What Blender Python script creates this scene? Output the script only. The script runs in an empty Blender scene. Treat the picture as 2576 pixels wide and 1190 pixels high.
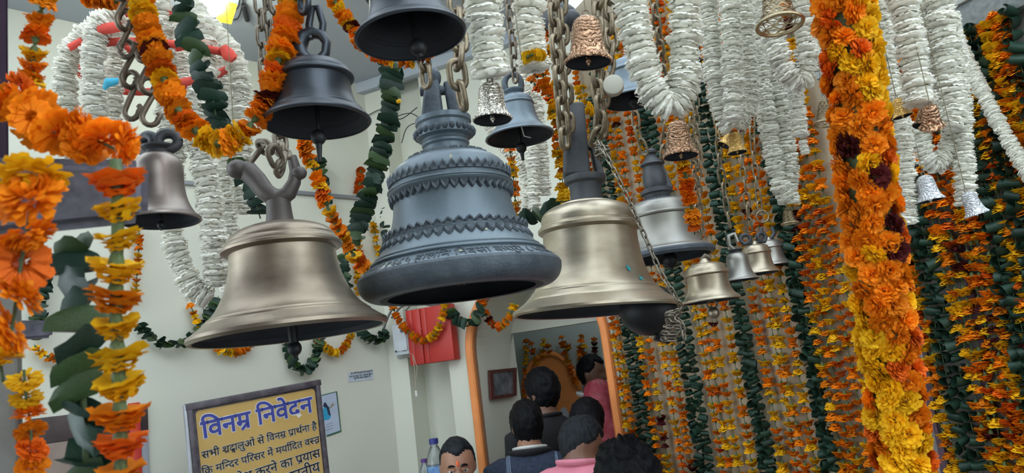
import bpy, bmesh, math, random
from mathutils import Vector, Matrix, Euler, noise, kdtree

random.seed(7)
SC = bpy.context.scene
COL = SC.collection
R = math.radians

# ------------------------------------------------------------------ camera, sky, exposure
FPX = 1860.0
CAM_H = 1.75
PITCH, ROLL = 10.2, -7.2
cam_d = bpy.data.cameras.new('camera')
cam = bpy.data.objects.new('camera', cam_d)
COL.objects.link(cam)
CAM_M = Matrix.Translation((0, 0, CAM_H)) @ Matrix.Rotation(R(90 + PITCH), 4, 'X') @ Matrix.Rotation(R(ROLL), 4, 'Z')
cam.matrix_world = CAM_M
cam_d.sensor_width = 36.0
cam_d.lens = 36.0 * FPX / 2576.0
cam_d.clip_start = 0.05
cam_d.dof.use_dof = True
cam_d.dof.focus_distance = 2.1
cam_d.dof.aperture_fstop = 9.0
SC.camera = cam

world = bpy.data.worlds.new('overcast_sky')
SC.world = world
world.use_nodes = True
wn = world.node_tree
bg = wn.nodes['Background']
bg.inputs[0].default_value = (0.80, 0.92, 1.0, 1)
bg.inputs[1].default_value = 1.0

SC.view_settings.view_transform = 'Standard'
SC.view_settings.look = 'None'
SC.view_settings.gamma = 1.0
SC.view_settings.use_curve_mapping = False
SC.view_settings.exposure = 1.85
try:
    SC.cycles.use_denoising = True
    SC.cycles.max_bounces = 8
    SC.cycles.sample_clamp_indirect = 6
except Exception:
    pass

# ------------------------------------------------------------------ pixel <-> place helpers
def W(px, py, d):
    """world point seen at pixel (px,py) of the 2576x1190 photograph, d metres along the view axis"""
    return CAM_M @ Vector(((px - 1288) / FPX * d, -(py - 595) / FPX * d, -d))
EYE = CAM_M.translation.copy()
def on_plane(px, py, P, n):
    dr = (W(px, py, 1.0) - EYE)
    t = (P - EYE).dot(n) / dr.dot(n)
    return EYE + dr * t
def depth_of(p):
    return -(CAM_M.inverted() @ p).z
def px_m(d):
    return d / FPX

# ------------------------------------------------------------------ materials
MATS = {}
def mat(name, col, rough=0.6, metal=0.0, var=0.12, scale=8.0, bump=0.0, bscale=40.0, col2=None, spec=0.5,
        rnd=0.0, trans=0.0, coat=0.0, emit=None, estr=0.0, sub=0.0, detail=4.0, stretch=None):
    if name in MATS:
        return MATS[name]
    m = bpy.data.materials.new(name)
    m.use_nodes = True
    nt = m.node_tree
    b = nt.nodes['Principled BSDF']
    b.inputs['Roughness'].default_value = rough
    b.inputs['Metallic'].default_value = metal
    b.inputs['Specular IOR Level'].default_value = spec
    if coat:
        b.inputs['Coat Weight'].default_value = coat
    if trans:
        b.inputs['Transmission Weight'].default_value = trans
    if emit:
        b.inputs['Emission Color'].default_value = (*emit, 1)
        b.inputs['Emission Strength'].default_value = estr
    tc = nt.nodes.new('ShaderNodeTexCoord')
    src = tc.outputs['Object']
    if stretch:
        mp = nt.nodes.new('ShaderNodeMapping')
        mp.inputs['Scale'].default_value = stretch
        nt.links.new(src, mp.inputs['Vector'])
        src = mp.outputs['Vector']
    n = nt.nodes.new('ShaderNodeTexNoise')
    n.inputs['Scale'].default_value = scale
    n.inputs['Detail'].default_value = detail
    nt.links.new(src, n.inputs['Vector'])
    ramp = nt.nodes.new('ShaderNodeValToRGB')
    c1 = col
    c2 = col2 if col2 else tuple(min(1.0, c * (1 + var)) for c in col)
    c0 = col if col2 else tuple(c * (1 - var) for c in col)
    ramp.color_ramp.elements[0].position = 0.3
    ramp.color_ramp.elements[1].position = 0.7
    ramp.color_ramp.elements[0].color = (*c0, 1)
    ramp.color_ramp.elements[1].color = (*c2, 1)
    nt.links.new(n.outputs['Fac'], ramp.inputs['Fac'])
    out = ramp.outputs['Color']
    if rnd:
        oi = nt.nodes.new('ShaderNodeObjectInfo')
        hs = nt.nodes.new('ShaderNodeHueSaturation')
        mr = nt.nodes.new('ShaderNodeMapRange')
        mr.inputs['To Min'].default_value = 1 - rnd
        mr.inputs['To Max'].default_value = 1 + rnd * 0.6
        nt.links.new(oi.outputs['Random'], mr.inputs['Value'])
        nt.links.new(mr.outputs['Result'], hs.inputs['Value'])
        nt.links.new(out, hs.inputs['Color'])
        out = hs.outputs['Color']
    nt.links.new(out, b.inputs['Base Color'])
    if bump:
        n2 = nt.nodes.new('ShaderNodeTexNoise')
        n2.inputs['Scale'].default_value = bscale
        n2.inputs['Detail'].default_value = 5
        nt.links.new(src, n2.inputs['Vector'])
        bp = nt.nodes.new('ShaderNodeBump')
        bp.inputs['Strength'].default_value = bump
        bp.inputs['Distance'].default_value = 0.01
        nt.links.new(n2.outputs['Fac'], bp.inputs['Height'])
        nt.links.new(bp.outputs['Normal'], b.inputs['Normal'])
    if sub:
        # thin petals and leaves let light through
        tr = nt.nodes.new('ShaderNodeBsdfTranslucent')
        mx = nt.nodes.new('ShaderNodeMixShader')
        mx.inputs[0].default_value = sub
        nt.links.new(out, tr.inputs['Color'])
        nt.links.new(b.outputs[0], mx.inputs[1])
        nt.links.new(tr.outputs[0], mx.inputs[2])
        nt.links.new(mx.outputs[0], nt.nodes['Material Output'].inputs[0])
    MATS[name] = m
    return m

def emboss_mat(name, col, rough, wscale=14.0, strength=0.6, col2=None):
    """polished metal with pressed scroll ornament"""
    m = mat(name, col, rough, 1.0, col2=col2, scale=30)
    nt = m.node_tree
    b = nt.nodes['Principled BSDF']
    tc = nt.nodes.new('ShaderNodeTexCoord')
    v = nt.nodes.new('ShaderNodeTexVoronoi')
    v.feature = 'DISTANCE_TO_EDGE'
    v.inputs['Scale'].default_value = wscale
    nt.links.new(tc.outputs['Object'], v.inputs['Vector'])
    wv = nt.nodes.new('ShaderNodeTexWave')
    wv.wave_type = 'RINGS'
    wv.inputs['Scale'].default_value = wscale * 0.35
    wv.inputs['Distortion'].default_value = 9.0
    wv.inputs['Detail'].default_value = 2.0
    nt.links.new(tc.outputs['Object'], wv.inputs['Vector'])
    mx = nt.nodes.new('ShaderNodeMath')
    mx.operation = 'MULTIPLY'
    mr = nt.nodes.new('ShaderNodeMapRange')
    mr.inputs['From Max'].default_value = 0.12
    nt.links.new(v.outputs['Distance'], mr.inputs['Value'])
    nt.links.new(mr.outputs['Result'], mx.inputs[0])
    nt.links.new(wv.outputs['Fac'], mx.inputs[1])
    bp = nt.nodes.new('ShaderNodeBump')
    bp.inputs['Strength'].default_value = strength
    bp.inputs['Distance'].default_value = 0.0035
    nt.links.new(mx.outputs[0], bp.inputs['Height'])
    nt.links.new(bp.outputs['Normal'], b.inputs['Normal'])
    return m

# walls and setting
M_CREAM = mat('cream_paint', (0.66, 0.66, 0.57), 0.75, var=0.05, scale=1.3, bump=0.08, bscale=60)
M_TAN = mat('tan_paint', (0.36, 0.295, 0.205), 0.7, var=0.08, scale=2.0, bump=0.1, bscale=50)
M_CEIL = mat('ceiling_paint', (0.43, 0.47, 0.53), 0.8, var=0.06, scale=1.5)
M_STONE = mat('dark_stone', (0.10, 0.11, 0.11), 0.5, col2=(0.20, 0.21, 0.20), scale=60, bump=0.1, bscale=90)
M_MARBLE = mat('grey_marble', (0.12, 0.12, 0.115), 0.4, col2=(0.25, 0.24, 0.22), scale=6, detail=8)
M_FLOOR = mat('floor_stone', (0.10, 0.095, 0.09), 0.6, var=0.15, scale=3)
M_SAFFRON = mat('saffron_paint', (0.80, 0.27, 0.075), 0.6, var=0.08, scale=9, bump=0.1)
M_INNER = mat('shrine_room_paint', (0.50, 0.56, 0.55), 0.7, var=0.05, scale=2)
M_WOOD = mat('dark_wood', (0.055, 0.035, 0.035), 0.6, var=0.3, scale=12)
M_RED = mat('red_enamel', (0.47, 0.028, 0.020), 0.45, var=0.06, scale=6, bump=0.03)
M_REDCL = mat('red_cloth', (0.72, 0.085, 0.06), 0.8, var=0.2, scale=20, sub=0.15)
M_BLUECL = mat('blue_cloth', (0.05, 0.38, 0.55), 0.8, var=0.15, scale=20)
M_PURPLE = mat('purple_cloth', (0.035, 0.012, 0.035), 0.8, var=0.3, scale=30)
M_PURPLE2 = mat('purple_border', (0.085, 0.045, 0.065), 0.8, var=0.3, scale=40)
M_GREYPAINT = mat('grey_post_stone', (0.20, 0.19, 0.175), 0.75, var=0.2, scale=25, bump=0.1)
M_BEAM = mat('slate_beam', (0.105, 0.10, 0.125), 0.7, var=0.35, scale=60, bump=0.15, bscale=120)
M_BLACK = mat('black_rubber', (0.012, 0.012, 0.014), 0.5)
M_STEEL = mat('pipe_steel', (0.25, 0.25, 0.27), 0.5, 0.8)

# bells and chains
M_SLATE = mat('blue_grey_patina', (0.115, 0.150, 0.180), 0.40, 0.35, col2=(0.165, 0.21, 0.245), scale=5, bump=0.06, bscale=70, spec=0.6)
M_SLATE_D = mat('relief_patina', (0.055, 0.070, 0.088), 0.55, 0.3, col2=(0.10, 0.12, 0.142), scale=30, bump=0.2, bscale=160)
M_BRONZE = mat('worn_bronze', (0.16, 0.122, 0.092), 0.38, 0.86, col2=(0.41, 0.34, 0.255), detail=9.0, scale=7.0, bump=0.03, bscale=120, stretch=(1, 1, 2.2))
M_BRASS_P = mat('pale_bronze', (0.31, 0.255, 0.185), 0.37, 0.88, col2=(0.53, 0.465, 0.36), detail=9.0, scale=7.0, bump=0.03, bscale=140, stretch=(1, 1, 3))
M_SILVERB = mat('silvered_bronze', (0.27, 0.255, 0.225), 0.44, 0.85, col2=(0.39, 0.38, 0.355), scale=4, bump=0.03, bscale=140, stretch=(1, 1, 3))
M_DARKB = mat('dark_bronze', (0.036, 0.042, 0.052), 0.38, 0.7, col2=(0.072, 0.080, 0.092), scale=5, bump=0.03, bscale=80)
M_INSIDE = mat('bell_inside_shade', (0.016, 0.018, 0.024), 0.7, 0.2, var=0.3, scale=20)  # unpolished bell inside, the shade of the hollow put into its colour
M_CLAP = mat('clapper_iron', (0.012, 0.012, 0.014), 0.5, 0.4)
M_IRONY = mat('yoke_iron', (0.045, 0.047, 0.053), 0.55, 0.4, col2=(0.085, 0.09, 0.098), scale=14, bump=0.15, bscale=60)
M_FORK = mat('fork_bronze', (0.07, 0.06, 0.057), 0.5, 0.5, col2=(0.12, 0.10, 0.09), scale=12, bump=0.12, bscale=60)
M_CHAIN = mat('chain_steel', (0.25, 0.20, 0.135), 0.42, 0.75, var=0.3, scale=60, rnd=0.15)
M_CHAIN_D = mat('chain_old_steel', (0.185, 0.15, 0.11), 0.5, 0.7, var=0.3, scale=60, rnd=0.2)
M_CHAIN_S = mat('chain_fine_steel', (0.24, 0.21, 0.165), 0.35, 0.9, var=0.25, scale=80, rnd=0.15)
M_COPPER = emboss_mat('embossed_copper', (0.40, 0.225, 0.135), 0.22, 170, 0.9, (0.52, 0.32, 0.20))
M_SILVER = emboss_mat('embossed_silver', (0.66, 0.62, 0.52), 0.22, 200, 0.8, (0.78, 0.75, 0.68))
M_FOIL = emboss_mat('embossed_white_metal', (0.70, 0.71, 0.74), 0.42, 260, 0.7)
M_GOLD = emboss_mat('embossed_gold', (0.80, 0.48, 0.14), 0.32, 300, 0.8, (0.88, 0.60, 0.24))
M_FILI = mat('filigree_brass', (0.42, 0.33, 0.20), 0.35, 0.95, var=0.2, scale=40)

# petals and leaves
M_OR = mat('petal_orange', (0.93, 0.25, 0.006), 0.65, var=0.22, scale=35, rnd=0.22, sub=0.25, spec=0.2)
M_YE = mat('petal_yellow', (0.92, 0.50, 0.010), 0.65, var=0.16, scale=35, rnd=0.16, sub=0.25, spec=0.2)
M_DO = mat('petal_deep_orange', (0.78, 0.14, 0.008), 0.65, var=0.25, scale=35, rnd=0.22, sub=0.2, spec=0.2)
M_MA = mat('petal_maroon', (0.085, 0.010, 0.010), 0.7, var=0.3, scale=35, rnd=0.3, sub=0.1, spec=0.2)
M_CALYX = mat('calyx_green', (0.07, 0.11, 0.03), 0.6, var=0.3, scale=30)
M_WH = mat('petal_white', (0.94, 0.92, 0.84), 0.8, var=0.03, scale=25, rnd=0.04, sub=0.3, spec=0.2)
M_LEAF = mat('leaf_green', (0.015, 0.041, 0.026), 0.45, var=0.4, scale=20, rnd=0.35, sub=0.1, spec=0.3)
M_LEAF2 = mat('leaf_olive', (0.035, 0.075, 0.02), 0.45, var=0.4, scale=20, rnd=0.3, sub=0.1)
M_THREAD = mat('thread_cotton', (0.30, 0.26, 0.16), 0.9)
M_TWIG = mat('garland_cord_green', (0.06, 0.09, 0.035), 0.7, var=0.3, scale=30)

# ------------------------------------------------------------------ mesh helpers
def link(o, parent=None):
    COL.objects.link(o)
    if parent is not None:
        o.parent = parent
    return o
def mesh_obj(name, me, parent=None, mtx=None):
    o = bpy.data.objects.new(name, me)
    link(o, parent)
    if mtx is not None:
        o.matrix_local = mtx
    return o
def me_from(name, verts, faces, mats, smooth=True, angle=None, fm=None):
    me = bpy.data.meshes.new(name)
    me.from_pydata([tuple(v) for v in verts], [], faces)
    for m in (mats if isinstance(mats, (list, tuple)) else [mats]):
        me.materials.append(m)
    if fm:
        for p, k in zip(me.polygons, fm):
            p.material_index = k
    if smooth:
        me.shade_smooth()
        if angle:
            me.set_sharp_from_angle(angle=R(angle))
    me.update()
    return me
def bm_to(name, bm, mats, smooth=False, angle=None):
    bmesh.ops.recalc_face_normals(bm, faces=bm.faces)
    me = bpy.data.meshes.new(name)
    bm.to_mesh(me)
    bm.free()
    for m in (mats if isinstance(mats, (list, tuple)) else [mats]):
        me.materials.append(m)
    if smooth:
        me.shade_smooth()
        if angle:
            me.set_sharp_from_angle(angle=R(angle))
    return me
def empty(name, loc=(0, 0, 0), label=None, cat=None, group=None, kind=None, rot=None):
    o = bpy.data.objects.new(name, None)
    o.empty_display_size = 0.05
    link(o)
    o.location = loc
    if rot:
        o.rotation_euler = rot
    tag(o, label, cat, group, kind)
    return o
def tag(o, label=None, cat=None, group=None, kind=None):
    if label: o['label'] = label
    if cat: o['category'] = cat
    if group: o['group'] = group
    if kind: o['kind'] = kind
    return o

def under(child, parent):
    """make a part of a thing a sub-part of another of its parts, in place"""
    child.matrix_local = parent.matrix_local.inverted() @ child.matrix_local
    child.parent = parent
def box_bm(bm, size, center=(0, 0, 0), bevel=0.0, mtx=None, taper=None):
    g = bmesh.ops.create_cube(bm, size=1.0)
    vs = g['verts']
    for v in vs:
        k = 1.0
        if taper and v.co.z > 0:
            k = taper
        v.co = Vector((v.co.x * size[0] * k, v.co.y * size[1] * k, v.co.z * size[2]))
    if bevel:
        es = list({e for v in vs for e in v.link_edges})
        r = bmesh.ops.bevel(bm, geom=es, offset=bevel, segments=2, affect='EDGES', profile=0.5)
        vs = list({v for f in r['faces'] for v in f.verts} | {v for v in vs if v.is_valid})
    M = Matrix.Translation(center)
    if mtx is not None:
        M = mtx @ M
    bmesh.ops.transform(bm, matrix=M, verts=[v for v in vs if v.is_valid])
    return vs
def box_me(name, size, center, m, bevel=0.003, taper=None):
    bm = bmesh.new()
    box_bm(bm, size, center, bevel, taper=taper)
    return bm_to(name, bm, m, True, 40)

def frame_of(t, up=Vector((0, 1, 0))):
    t = t.normalized()
    a = up - t * up.dot(t)
    if a.length < 1e-4:
        a = Vector((1, 0, 0)) - t * t.x
    a.normalize()
    b = t.cross(a)
    return a, b
def tube_data(pts, rad, seg=8, caps=True, squash=1.0):
    """tube along points; rad a number or a list"""
    pts = [Vector(p) for p in pts]
    n = len(pts)
    rs = rad if isinstance(rad, (list, tuple)) else [rad] * n
    V, F = [], []
    a = None
    for i, p in enumerate(pts):
        t = (pts[min(i + 1, n - 1)] - pts[max(i - 1, 0)])
        if a is None:
            a, b = frame_of(t)
        else:
            t.normalize()
            a = (a - t * a.dot(t)).normalized()
            b = t.cross(a)
        for k in range(seg):
            w = 2 * math.pi * k / seg
            V.append(p + (a * math.cos(w) * squash + b * math.sin(w)) * rs[i])
    for i in range(n - 1):
        for k in range(seg):
            k2 = (k + 1) % seg
            F.append((i * seg + k, i * seg + k2, (i + 1) * seg + k2, (i + 1) * seg + k))
    if caps:
        F.append(tuple(range(seg - 1, -1, -1)))
        F.append(tuple((n - 1) * seg + k for k in range(seg)))
    return V, F
def tube_me(name, pts, rad, m, seg=8, squash=1.0, angle=60):
    V, F = tube_data(pts, rad, seg, True, squash)
    return me_from(name, V, F, m, True, angle)
def catmull(P, per=10):
    P = [Vector(p) for p in P]
    if len(P) < 3:
        return [P[0].lerp(P[-1], i / per) for i in range(per + 1)]
    Q = [P[0] * 2 - P[1]] + P + [P[-1] * 2 - P[-2]]
    out = []
    for i in range(1, len(Q) - 2):
        p0, p1, p2, p3 = Q[i - 1], Q[i], Q[i + 1], Q[i + 2]
        for k in range(per):
            t = k / per
            out.append(0.5 * ((2 * p1) + (p2 - p0) * t + (2 * p0 - 5 * p1 + 4 * p2 - p3) * t * t + (3 * p1 - p0 - 3 * p2 + p3) * t ** 3))
    out.append(P[-1])
    return out
def resample(P, step):
    """points and tangents every step along a polyline"""
    L = [0.0]
    for i in range(1, len(P)):
        L.append(L[-1] + (P[i] - P[i - 1]).length)
    out = []
    s, i = step * 0.5, 0
    while s < L[-1]:
        while i < len(P) - 2 and L[i + 1] < s:
            i += 1
        k = (s - L[i]) / max(1e-9, L[i + 1] - L[i])
        out.append((P[i].lerp(P[i + 1], k), (P[i + 1] - P[i]).normalized()))
        s += step
    return out, L[-1]

def lathe_data(prof, seg=64):
    V, F = [], []
    idx = []
    for r, z in prof:
        if r < 1e-5:
            idx.append([len(V)])
            V.append(Vector((0, 0, z)))
        else:
            idx.append(list(range(len(V), len(V) + seg)))
            for k in range(seg):
                w = 2 * math.pi * k / seg
                V.append(Vector((r * math.cos(w), r * math.sin(w), z)))
    for A, B in zip(idx, idx[1:]):
        for k in range(seg):
            k2 = (k + 1) % seg
            a0, a1 = (A[k], A[k2]) if len(A) > 1 else (A[0], A[0])
            b0, b1 = (B[k], B[k2]) if len(B) > 1 else (B[0], B[0])
            f = []
            for q in (a0, a1, b1, b0):
                if q not in f:
                    f.append(q)
            if len(f) > 2:
                F.append(tuple(f))
    return V, F
def lathe_me(name, prof, m, seg=64, angle=32):
    V, F = lathe_data(prof, seg)
    me = me_from(name, V, F, m, False)
    bm = bmesh.new(); bm.from_mesh(me)
    bmesh.ops.recalc_face_normals(bm, faces=bm.faces)
    bm.to_mesh(me); bm.free()
    me.shade_smooth()
    me.set_sharp_from_angle(angle=R(angle))
    return me
def sphere_data(c, r, sc=(1, 1, 1), u=16, v=10):
    prof = [(math.sin(math.pi * i / v), -math.cos(math.pi * i / v)) for i in range(v + 1)]
    prof[0] = (0, -1); prof[-1] = (0, 1)
    V, F = lathe_data(prof, u)
    c = Vector(c)
    return [c + Vector((p.x * r * sc[0], p.y * r * sc[1], p.z * r * sc[2])) for p in V], F
def join_data(parts):
    V, F = [], []
    for v, f in parts:
        o = len(V)
        V += list(v)
        F += [tuple(i + o for i in q) for q in f]
    return V, F

# ------------------------------------------------------------------ petals, leaves, links (shared meshes)
def marigold_mesh(name, m, seed, rings=5, n0=18, flat=1.1):
    """marigold threaded along Z: stacked ruffled discs of petals over a green calyx"""
    rg = random.Random(seed)
    V, F, K = [], [], []
    for i in range(rings):
        t = i / max(1, rings - 1)
        r = 1.04 - 0.50 * t ** 1.3
        z1 = (0.02 + 0.62 * t) * flat
        o = len(V)
        V.append(Vector((0, 0, z1 * 0.7 + 0.12 * t)))
        ph = rg.random() * 6.28
        for k in range(n0):
            w = 2 * math.pi * (k + rg.uniform(-0.2, 0.2)) / n0 + ph
            V.append(Vector((math.cos(w), math.sin(w), 0)) * r * 0.62 + Vector((0, 0, z1 + 0.10 + rg.uniform(-0.07, 0.07))))
        for k in range(n0):
            w = 2 * math.pi * (k + rg.uniform(-0.25, 0.25)) / n0 + ph
            rr = r * (rg.uniform(0.96, 1.10) if k % 2 else rg.uniform(0.84, 0.98))
            V.append(Vector((math.cos(w), math.sin(w), 0)) * rr + Vector((0, 0, z1 + rg.uniform(-0.15, 0.13) - 0.05 * (1 - t))))
        for k in range(n0):
            k2 = (k + 1) % n0
            F += [(o, o + 1 + k, o + 1 + k2), (o + 1 + k, o + 1 + n0 + k, o + 1 + n0 + k2, o + 1 + k2)]
            K += [0, 0]
    o = len(V)
    for a, b in ((0.30, 0.10), (0.24, -0.22), (0.09, -0.42)):
        for k in range(6):
            w = k * math.pi / 3
            V.append(Vector((a * math.cos(w), a * math.sin(w), b)))
    for i in range(2):
        for k in range(6):
            F.append((o + i * 6 + k, o + i * 6 + (k + 1) % 6, o + i * 6 + 6 + (k + 1) % 6, o + i * 6 + 6 + k)); K.append(1)
    return me_from(name, V, F, [m, M_CALYX], True, 50, K)
def pompon_mesh(name, m, seed, n=70):
    """a full marigold head seen from outside: petals over a dome, axis +Z"""
    rg = random.Random(seed)
    V, F = [], []
    for i in range(n):
        ph = math.acos(1 - 1.15 * (i + 0.5) / n)
        w = i * 2.39996 + rg.uniform(-0.25, 0.25)
        nrm = Vector((math.sin(ph) * math.cos(w), math.sin(ph) * math.sin(w), math.cos(ph)))
        a, b = frame_of(nrm, Vector((0.3, 0.1, 0.9)))
        tw = rg.uniform(-0.5, 0.5)
        et = (Vector((-math.sin(w), math.cos(w), 0)) * math.cos(tw) + a * math.sin(tw) * 0.4).normalized()
        hw = rg.uniform(0.13, 0.21)
        L = rg.uniform(0.86, 1.1)
        sc = Vector((1, 1, 0.72))
        lift = nrm.cross(et) * rg.uniform(-0.18, 0.18)
        o = len(V)
        pts = [nrm * 0.3, nrm * L * 0.68 - et * hw * 0.7, nrm * L * 0.68 + et * hw * 0.7,
               nrm * L * 0.98 - et * hw + lift + nrm * rg.uniform(-.08, .06), nrm * L * 1.06 + lift * 1.6, nrm * L * 0.98 + et * hw + lift + nrm * rg.uniform(-.08, .06)]
        V += [Vector((p.x * sc.x, p.y * sc.y, p.z * sc.z)) for p in pts]
        F += [(o, o + 1, o + 2), (o + 1, o + 3, o + 4), (o + 1, o + 4, o + 2), (o + 2, o + 4, o + 5)]
    return me_from(name, V, F, m, True)
def white_mesh(name, seed, n=22):
    """one tier of a white petal garland, thread along Z: a soft full disc with petal edges, and loose petals lying on it"""
    rg = random.Random(seed)
    V, F = [], []
    rows = ((0.30, 0.24), (0.66, 0.22), (0.86, 0.12), (0.92, 0.0), (0.84, -0.13), (0.62, -0.22), (0.28, -0.2))
    edge = [rg.uniform(0.86, 1.10) for _ in range(n)]
    lift = [rg.uniform(-0.09, 0.09) for _ in range(n)]
    for q, (r, z) in enumerate(rows):
        for k in range(n):
            w = 2 * math.pi * (k + 0.5 * (q % 2)) / n
            e = 1 + (edge[k] - 1) * r
            V.append(Vector((math.cos(w) * r * e, math.sin(w) * r * e, z + lift[k] * r + rg.uniform(-0.035, 0.035))))
    for q in range(len(rows) - 1):
        for k in range(n):
            k2 = (k + 1) % n
            F.append((q * n + k, q * n + k2, (q + 1) * n + k2, (q + 1) * n + k))
    for k in range(24):
        w = 2 * math.pi * (k + rg.random()) / 24
        er = Vector((math.cos(w), math.sin(w), 0)); et = Vector((-math.sin(w), math.cos(w), 0)); z = Vector((0, 0, 1))
        hw = rg.uniform(0.20, 0.34)
        up = rg.choice((-1, 1)) * rg.uniform(0.4, 1.0)
        tip = rg.uniform(1.0, 1.11)
        flare = rg.uniform(-0.08, 0.16)
        o = len(V)
        for fr, fw, fz in ((0.45, 0.6, 0.22), (0.8, 1.0, 0.24), (0.98, 1.0, 0.17), (tip, 0.72, 0.05)):
            for sx in (-1, 0, 1):
                V.append(er * fr + et * hw * fw * sx + z * up * (fz - 0.05 * abs(sx) + 0.02 + flare * fr * fr))
        for q in range(3):
            for sx in range(2):
                b = o + q * 3 + sx
                F.append((b, b + 1, b + 4, b + 3))
    return me_from(name, V, F, M_WH, True)
def curl_mesh(name, m, seed):
    """a leaf rolled into a loop; thread along Z, roll axis along X"""
    rg = random.Random(seed)
    V, F = [], []
    n = 12
    a0, a1 = R(rg.uniform(-60, 0)), R(rg.uniform(250, 330))
    for i in range(n + 1):
        t = i / n
        w = a0 + (a1 - a0) * t
        r = 0.62 + 0.22 * t
        hw = 0.95 * math.sin(math.pi * (0.16 + 0.72 * t)) ** 0.7
        sk = rg.uniform(-0.05, 0.05) + 0.25 * (t - 0.5)
        for s in (-1, 0, 1):
            V.append(Vector((s * hw + sk, r * math.cos(w) * (1 + 0.06 * abs(s)), 0.78 * r * math.sin(w) - 0.06 * abs(s))))
    for i in range(n):
        for s in range(2):
            b = i * 3 + s
            F.append((b, b + 1, b + 4, b + 3))
    return me_from(name, V, F, m, True)
def fold_mesh(name, m, seed):
    """a broad leaf folded over the thread: two flaps with a pointed end"""
    rg = random.Random(seed)
    sg = 1 if seed % 2 else -1
    V = []
    lay = ((-1.0, 0.15), (-0.55, 0.55), (0.0, 0.62), (0.6, 0.45), (1.15, rg.uniform(-0.45, -0.1)))
    for j, (y, dz) in enumerate(((-0.62, -0.62), (-0.50, -0.1), (0.0, 0.42), (0.45, -0.1), (0.5, -0.55))):
        for x, h in lay:
            k = 1.0 if j in (1, 2, 3) else 0.82
            V.append(Vector((sg * x * k + rg.uniform(-.06, .06), y * (0.7 + 0.5 * h) + rg.uniform(-.06, .06), dz * (0.6 + 0.6 * abs(h)) + 0.28 * x * rg.uniform(0.4, 1) + rg.uniform(-.05, .05))))
    F = []
    for j in range(4):
        for i in range(4):
            b = j * 5 + i
            F.append((b, b + 1, b + 6, b + 5))
    return me_from(name, V, F, m, True, 50)
def link_mesh(name, m, L, r, seg=8, wr=None):
    """chain link, long axis Z, flat in XZ; L inside-to-inside pitch, r wire radius"""
    hw = wr if wr else r * 1.75
    half = L / 2
    st = max(0.0, half + r - hw)
    P = []
    for k in range(9):
        w = math.pi * k / 8
        P.append(Vector((hw * math.cos(w), 0, st + hw * math.sin(w))))
    for k in range(9):
        w = math.pi + math.pi * k / 8
        P.append(Vector((hw * math.cos(w), 0, -st + hw * math.sin(w))))
    V, F = [], []
    n = len(P)
    for i in range(n):
        t = (P[(i + 1) % n] - P[i - 1]).normalized()
        b = Vector((0, 1, 0)); a = t.cross(b)
        for k in range(seg):
            w = 2 * math.pi * k / seg
            V.append(P[i] + (a * math.cos(w) + b * math.sin(w)) * r)
    for i in range(n):
        for k in range(seg):
            k2 = (k + 1) % seg
            F.append((i * seg + k, i * seg + k2, ((i + 1) % n) * seg + k2, ((i + 1) % n) * seg + k))
    return me_from(name, V, F, m, True)

PIECE = {}
for cn, m in (('or', M_OR), ('ye', M_YE), ('do', M_DO), ('ma', M_MA)):
    PIECE['mg', cn] = [marigold_mesh('marigold_' + cn, m, s * 11 + 2 + ord(cn[0])) for s in range(4)]
    PIECE['mh', cn] = [marigold_mesh('marigold_full_' + cn, m, s * 17 + ord(cn[0]), 6, 26, 1.2) for s in range(4)]
    PIECE['pp', cn] = [pompon_mesh('marigold_head_' + cn, m, s * 23 + ord(cn[0]), 130) for s in range(4)]
PIECE['wh', 'w'] = [white_mesh('white_tier', s + 3) for s in range(6)]
PIECE['cu', 'g'] = [curl_mesh('rolled_leaf', M_LEAF, s + 1) for s in range(6)]
PIECE['fo', 'g'] = [fold_mesh('folded_leaf', (M_LEAF, M_LEAF, M_LEAF2)[s % 3], s + 1) for s in range(6)]
PART_NAME = {'mg': 'marigold_flower', 'mh': 'marigold_flower', 'pp': 'marigold_flower', 'wh': 'petal_tier', 'cu': 'rolled_leaf', 'fo': 'folded_leaf'}

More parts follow.
